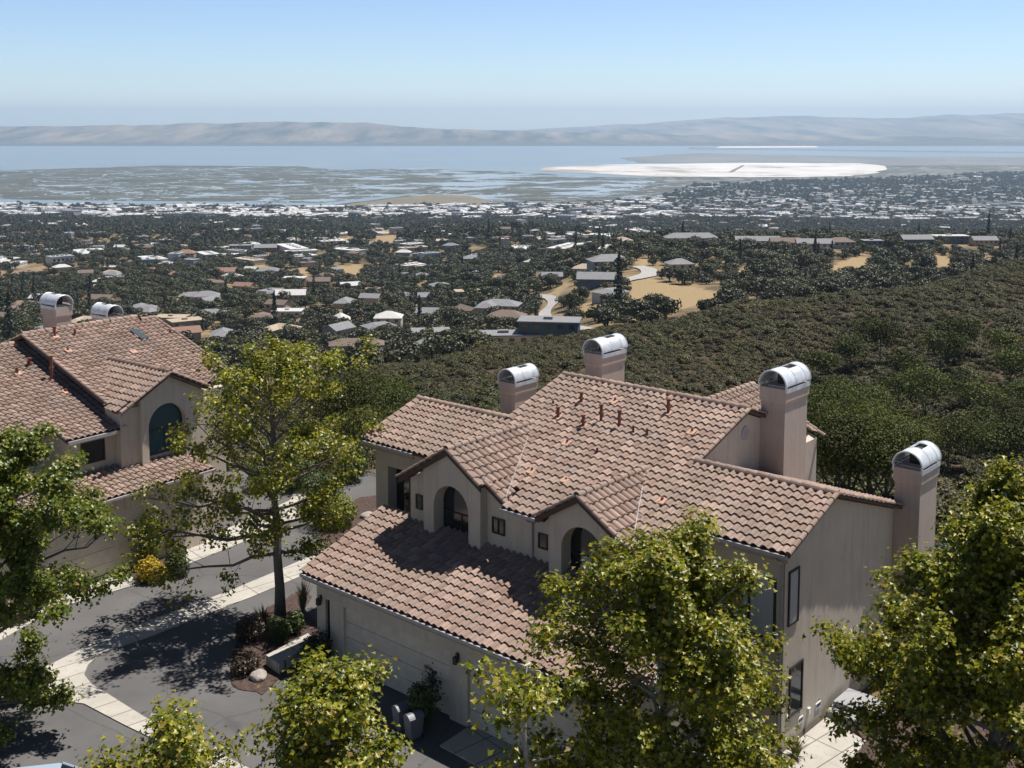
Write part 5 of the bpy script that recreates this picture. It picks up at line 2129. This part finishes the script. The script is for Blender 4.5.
def clear_of_houses(X, Y):
    ok = np.ones(len(X), bool)
    for (hx, hy, r), front in zip(HOUSES, FRONT):
        ok &= ~(((np.abs(X - hx) < r + 1.5) & (Y > hy - r - front) & (Y < hy + r + 1)))
    return ok


def in_grass(X, Y):
    g_ = np.zeros(len(X), bool)
    for P in GRASS:
        for k in (0, 14, 30):  # neither on the grass nor hiding most of it
            g_ |= inside(P, X * (1 + k / Y), Y + k)
    return g_


# --- chaparral
X, Y = fan_points(30, 430, 1.12, .64)
m_ = (crest_mask(X, Y) > rs.uniform(.25, .75, len(X)))
m_ &= rs.uniform(size=len(X)) < np.interp(Y, [30, 120, 420], [1, .8, .6])
dens = fbm(X / 14, Y / 14, 44)
m_ &= dens > -.62
# keep the house plots free
bx, by = X - 5.26, Y - 42.97
lx, ly = bx * math.cos(TH) - by * math.sin(TH), bx * math.sin(TH) + by * math.cos(TH)
m_ &= ~((lx > -12) & (lx < 11.5) & (ly > -16) & (ly < 9))
m_ &= ~((X < -8) & (Y < 66))
m_ &= ~((X < 12.5) & (Y < 46))
X, Y = X[m_], Y[m_]
Z = terrain(X, Y)
S = np.clip(np.exp(rs.normal(-.42, .36, len(X))), .3, 1.7) * np.interp(fbm(X / 30, Y / 30, 12), [-1, 1], [.7, 1.35])
vis = visible(X, Y, Z + 1.5)
px, py = to_px(X, Y, Z + .8)
infr = (px > 5) & (px < 1019) & (py > 0) & (py < 560) & vis
hid = ((px > 360) & (px < 900) & (py > np.interp(px, [360, 420, 510, 565, 750, 835, 900], [440, 395, 415, 370, 410, 490, 520]))) | ((px < 350) & (py > 330))
order = np.argsort(np.where(infr & ~hid, Y / S, 1e9))
ind = order[:290]
KSH = rs.integers(0, 4, len(X))
shr_obj = [None] * 4
WH = ['behind the right-hand chimney', 'on the slope right of the tall chimney', 'on the crest behind the central roof', 'on the slope below the crest at right', 'left of the left chimney']


def shrub_words(px, py):
    a = 'below the left wing roof' if px < 430 else 'behind the central roof ridge' if px < 700 else 'behind the tall right chimney' if px < 850 else 'near the right edge'
    b = 'high on the slope' if py < 360 else 'midway up the slope' if py < 430 else 'low on the slope'
    return a, b


for i in ind:
    k = KSH[i]
    if shr_obj[k] is None:
        o = link_mesh('chaparral_shrub', SHR[k])
        shr_obj[k] = o
    else:
        o = shr_obj[k].copy()
        COL.objects.link(o)
    o.location = (X[i], Y[i], Z[i] - .1)
    o.rotation_euler = (0, 0, rs.uniform(0, 6.28))
    o.scale = (S[i] * rs.uniform(.85, 1.2), S[i] * rs.uniform(.85, 1.2), S[i] * rs.uniform(.85, 1.15))
    a, b = shrub_words(px[i], py[i])
    tag(o, f'olive-brown chaparral shrub {a}, {b}', 'shrub', 'chaparral shrubs on the slope')
rest = np.ones(len(X), bool)
rest[ind] = False
scatter('chaparral', shr_obj, dict(co=np.stack([X, Y, Z - .1], -1)[rest], rot=np.stack([0 * X, 0 * X, rs.uniform(0, 6.28, len(X))], -1)[rest],
                                   scl=np.stack([S * rs.uniform(.85, 1.2, len(X)), S, S * rs.uniform(.8, 1.15, len(X))], -1)[rest], kind=KSH[rest]))

# --- big oaks close behind the house at right (crown and trunk as parts)
NEAR = [((872, 420), 74, 4.3, 0, 'big dark round oak behind the right-hand chimney'), ((838, 395), 96, 3.0, 1, 'mid green oak left of the big dark one behind the chimneys'),
        ((905, 372), 112, 3.6, 2, 'wide oak on the slope right of the big dark one'), ((960, 395), 98, 3.4, 3, 'olive oak near the right edge above the maple'),
        ((850, 470), 66, 3.2, 1, 'dark oak low between the two right chimneys'), ((835, 512), 61, 2.2, 3, 'small oak low beside the right chimney stack'),
        ((1000, 350), 128, 3.6, 0, 'rounded oak high by the right edge'), ((985, 440), 84, 3.6, 2, 'dusty green oak directly above the right-hand maple'),
        ((925, 440), 80, 2.8, 3, 'pale-twigged oak between the right chimney and the right edge'), ((1018, 405), 100, 3.4, 1, 'dark oak cut by the right edge'),
        ((380, 440), 76, 3.0, 2, 'dark green oak just left of the left wing roof'), ((338, 455), 84, 3.4, 3, 'shaded oak behind the tall maple, left of the left wing'),
        ((392, 400), 110, 3.0, 0, 'small round oak above the left wing eave'), ((350, 410), 118, 3.2, 1, 'bushy oak right of the tall maple crown'),
        ((362, 478), 60, 2.3, 0, 'dark small oak with a leaning trunk beside the entry of the left wing')]
ro = np.random.default_rng(3)
for (x_, y_) in ((820, 372), (850, 360), (880, 352), (940, 362), (1010, 375), (815, 430), (846, 432), (902, 402), (925, 408), (975, 412), (1015, 440), (865, 450), (948, 462), (990, 470), (868, 500), (884, 528), (848, 540), (955, 345), (1035, 470), (1040, 380), (905, 470), (822, 468)):
    a_ = 'left of the big dark oak' if x_ < 852 else 'near the big dark oak' if x_ < 915 else 'toward the right edge'
    b_ = 'upper rank' if y_ < 385 else 'middle rank' if y_ < 445 else 'lowest rank'
    NEAR.append(((x_, y_), 0, float(ro.uniform(2.6, 3.9)), 0, f'oak in the grove behind the right chimneys, {b_}, {a_}'))
for j, ((px_, py_), D, sz, k, lab) in enumerate(NEAR):
    w_ = at(px_, min(py_ + 14, 560))
    Xo, Yo = w_[0], w_[1]
    sz = min(sz * (1.25 if D else 1.75), Yo * .062)
    lf = .0017 * Yo
    zc = w_[2] + sz * .95
    root = empty('oak_tree', (Xo, Yo, float(terrain(Xo, Yo))))
    tag(root, lab, 'tree', 'oaks of the grove behind the chimneys' if D == 0 else None)
    root.rotation_euler = (0, 0, j * 1.7)
    gz_ = float(terrain(Xo, Yo))
    V, F, tv = crown_mesh(int(8.5 * (sz / lf) ** 2), 34, sz, lf, 300 + j, 0, .85)
    hgt = max(0.0, zc - gz_ - sz * .68)
    V[:, 2] += hgt
    leaf_object('crown', V, F, 'oak_near', root)
    tv2 = MB()
    tv2.tube([(0, 0, -1), (.1, .05, hgt * .5), (0, 0, hgt + sz * .5)], [.16, .12, .06], 7)
    for a in (0.3, 2.4, 4.4):
        tv2.tube([(0, 0, hgt * .8), (.45 * sz * math.cos(a), .45 * sz * math.sin(a), hgt + sz * .7)], [.08, .03], 5)
    tv2.build('trunk', 'bark', root, fix=False)

# --- wooded valley
X, Y = fan_points(200, 1150, 7.2, .68)
kp = thin(X, Y, 6.2)
X, Y = X[kp], Y[kp]
m_ = crest_mask(X, Y) < .3
m_ &= clear_of_houses(X, Y) & ~in_grass(X, Y) & ~near_road(X, Y, 3.5)
m_ &= fbm(X / 48, Y / 48, 71) > -.42
m_ &= rs.uniform(size=len(X)) < .9
X, Y = X[m_], Y[m_]
Z = terrain(X, Y)
S = rs.uniform(.6, 1.35, len(X)) * np.interp(fbm(X / 80, Y / 80, 51), [-1, 1], [.75, 1.3])
vis = visible(X, Y, Z + 5)
px, py = to_px(X, Y, Z + 4)
hid = ((px < 230) & (py > 318)) | ((px > 565) & (px < 640) & (py > 330)) | (py > 400)
okv = vis & ~hid & (px > 4) & (px < 1020)
isc = rs.uniform(size=len(X)) < .018
order = np.argsort(np.where(okv & ~isc, Y / S, 1e9))[:290]
conif = np.where(okv & isc)[0]
conif = conif[np.argsort(Y[conif])][:70]
KO = rs.integers(0, 4, len(X))
oak_obj, con_obj = [None] * 4, [None] * 2
for i in order:
    k = KO[i]
    if oak_obj[k] is None:
        o = oak_obj[k] = link_mesh('oak_tree', OAK[k])
    else:
        o = oak_obj[k].copy()
        COL.objects.link(o)
    o.location = (X[i], Y[i], Z[i] - .3)
    o.rotation_euler = (0, 0, rs.uniform(0, 6.28))
    o.scale = (S[i] * rs.uniform(.9, 1.2), S[i] * rs.uniform(.9, 1.2), S[i] * rs.uniform(.85, 1.15))
    sz = 'large' if S[i] > 1.05 else 'small' if S[i] < .7 else 'mid-sized'
    tag(o, f'{sz} dark oak in the wooded valley, {zone_words(px[i], py[i])}', 'tree', 'oaks of the wooded valley')
for i in conif:
    k = KO[i] % 2
    if con_obj[k] is None:
        o = con_obj[k] = link_mesh('conifer_tree', CON[k])
    else:
        o = con_obj[k].copy()
        COL.objects.link(o)
    o.location = (X[i], Y[i], Z[i] - .3)
    s = rs.uniform(.6, 1.15)
    o.scale = (s, s, s * rs.uniform(.8, 1.2))
    o.rotation_euler = (0, 0, rs.uniform(0, 6.28))
    tag(o, f'{"broad" if k == 0 else "narrow"} dark conifer in the wooded valley, {zone_words(px[i], py[i])}', 'tree', 'conifers of the wooded valley')
rest = np.ones(len(X), bool)
rest[order] = False
rest[conif] = False
Xa, Ya, Za, Sa, Ka = X[rest], Y[rest], Z[rest], S[rest], np.where(isc, 4 + KO % 2, KO)[rest]
# --- farther woods and town trees
X, Y = fan_points(1150, 2600, 10.5, .66)
kp = thin(X, Y, 8.5)
X, Y = X[kp], Y[kp]
m_ = clear_of_houses(X, Y) & ~in_grass(X, Y) & (fbm(X / 80, Y / 80, 81) > -.4)
X, Y = X[m_], Y[m_]
X2, Y2 = fan_points(2600, 6600, 19, .64)
px2, py2 = to_px(X2, Y2, np.full(len(X2), WZ))
m2 = np.array([flats_ok(a, b) for a, b in zip(px2, py2)]) & (fbm(X2 / 160, Y2 / 160, 91) > -.25)
m2 &= np.array([(int(a // 110), int(b // 70)) not in GRID for a, b in zip(X2, Y2)]) | (rs.uniform(size=len(X2)) < .3)
X, Y = np.concatenate([X, X2[m2]]), np.concatenate([Y, Y2[m2]])
fo = [link_mesh('distant_oak', me_) for me_ in OAKF]
Zf_ = terrain(X, Y)
Sf = rs.uniform(.7, 1.4, len(X)) * np.where(Y > 2600, 1.6, 1.1)
# the three kinds also stand as single trees on the knoll crest
for o, (px_, py_) in zip(fo, ((352, 228), (372, 227), (398, 228))):
    w_ = at(px_, py_ + 4)
    o.location = (w_[0], w_[1], w_[2] - .3)
    o.scale = (1.3,) * 3
fo_lab = ('first round tree from the left on the crest of the far knoll', 'middle round tree on the crest of the far knoll', 'rightmost round tree on the crest of the far knoll')
for o, lb in zip(fo, fo_lab):
    tag(o, lb, 'tree')
Kf = np.where(rs.uniform(size=len(X)) < .02, 9, 6 + rs.integers(0, 3, len(X)))
Sf = np.where(Kf == 9, .75, Sf)
co = np.concatenate([np.stack([Xa, Ya, Za - .3], -1), np.stack([X, Y, Zf_ - .3], -1)])
sc_ = np.concatenate([np.stack([Sa * rs.uniform(.9, 1.2, len(Xa)), Sa, Sa * rs.uniform(.85, 1.15, len(Xa))], -1), np.stack([Sf, Sf, Sf * rs.uniform(.8, 1.3, len(X))], -1)])
scatter('woodland', oak_obj + con_obj + fo + [con_obj[0]], dict(co=co, rot=np.stack([np.zeros(len(co)), np.zeros(len(co)), rs.uniform(0, 6.28, len(co))], -1), scl=sc_, kind=np.concatenate([Ka, Kf])))

# ------------------------------------------------------------------ air
hz = MB()
hz.box(-24000, 24000, -400, 28000, -242, 330)
hz = hz.build('haze', [], None)
m, n, l = new_mat('haze_air')
pv = n.new('ShaderNodeVolumePrincipled')
pv.inputs['Color'].default_value = (.58, .77, 1.0, 1)
pv.inputs['Density'].default_value = 5.6e-5
pv.inputs['Anisotropy'].default_value = .2
o_ = n.new('ShaderNodeOutputMaterial')
l.new(pv.outputs[0], o_.inputs['Volume'])
hz.data.materials.append(m)
tag(hz, kind='stuff')

# ------------------------------------------------------------------ light, sky, camera
SUN_AZ, SUN_EL = R(56.5), R(66)   # azimuth clockwise from the viewing direction (+Y)
sd = Vector((math.sin(SUN_AZ) * math.cos(SUN_EL), math.cos(SUN_AZ) * math.cos(SUN_EL), math.sin(SUN_EL)))
sun = bpy.data.lights.new('sun', 'SUN')
sun.energy = 4.7
sun.angle = R(.53)
sun.color = (1, .955, .89)
so = bpy.data.objects.new('sun', sun)
COL.objects.link(so)
so.rotation_euler = sd.to_track_quat('Z', 'Y').to_euler()
so.location = (30, 30, 60)

wd = bpy.data.worlds.new('World')
scene.world = wd
wd.use_nodes = True
nt = wd.node_tree
sky = nt.nodes.new('ShaderNodeTexSky')
sky.sky_type = 'NISHITA'
sky.sun_disc = False
sky.sun_elevation = SUN_EL
sky.sun_rotation = SUN_AZ
sky.altitude = 260
sky.air_density = 1.0
sky.dust_density = .25
sky.ozone_density = 2.5
bg = nt.nodes['Background']
bg.inputs[1].default_value = .115
# sky tinted by elevation: pale blue low down, unseen upper sky dimmed to deepen shadows
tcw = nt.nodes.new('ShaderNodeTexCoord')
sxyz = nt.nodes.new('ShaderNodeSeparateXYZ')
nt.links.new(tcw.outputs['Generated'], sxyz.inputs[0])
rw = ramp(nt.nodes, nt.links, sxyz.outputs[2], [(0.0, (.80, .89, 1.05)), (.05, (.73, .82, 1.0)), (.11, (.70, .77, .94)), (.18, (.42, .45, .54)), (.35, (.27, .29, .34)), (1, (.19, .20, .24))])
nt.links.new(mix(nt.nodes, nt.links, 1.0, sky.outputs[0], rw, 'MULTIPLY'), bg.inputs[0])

cam = bpy.data.cameras.new('camera')
cam.sensor_width = 36
cam.lens = 36 * FPX / 1024
cam.shift_y = -(384 - PY0) / 1024
cam.clip_start = .5
cam.clip_end = 60000
co_ = bpy.data.objects.new('camera', cam)
COL.objects.link(co_)
co_.location = (0, 0, CAMZ)
co_.rotation_euler = (math.pi / 2 - PITCH, 0, 0)
scene.camera = co_

scene.view_settings.view_transform = 'Standard'
scene.view_settings.look = 'None'
scene.view_settings.exposure = 0.42
scene.view_settings.gamma = 1
scene.cycles.max_bounces = 6
scene.cycles.diffuse_bounces = 2
scene.cycles.glossy_bounces = 2
scene.cycles.transmission_bounces = 3
scene.cycles.transparent_max_bounces = 6
scene.cycles.volume_bounces = 1
scene.cycles.use_denoising = True
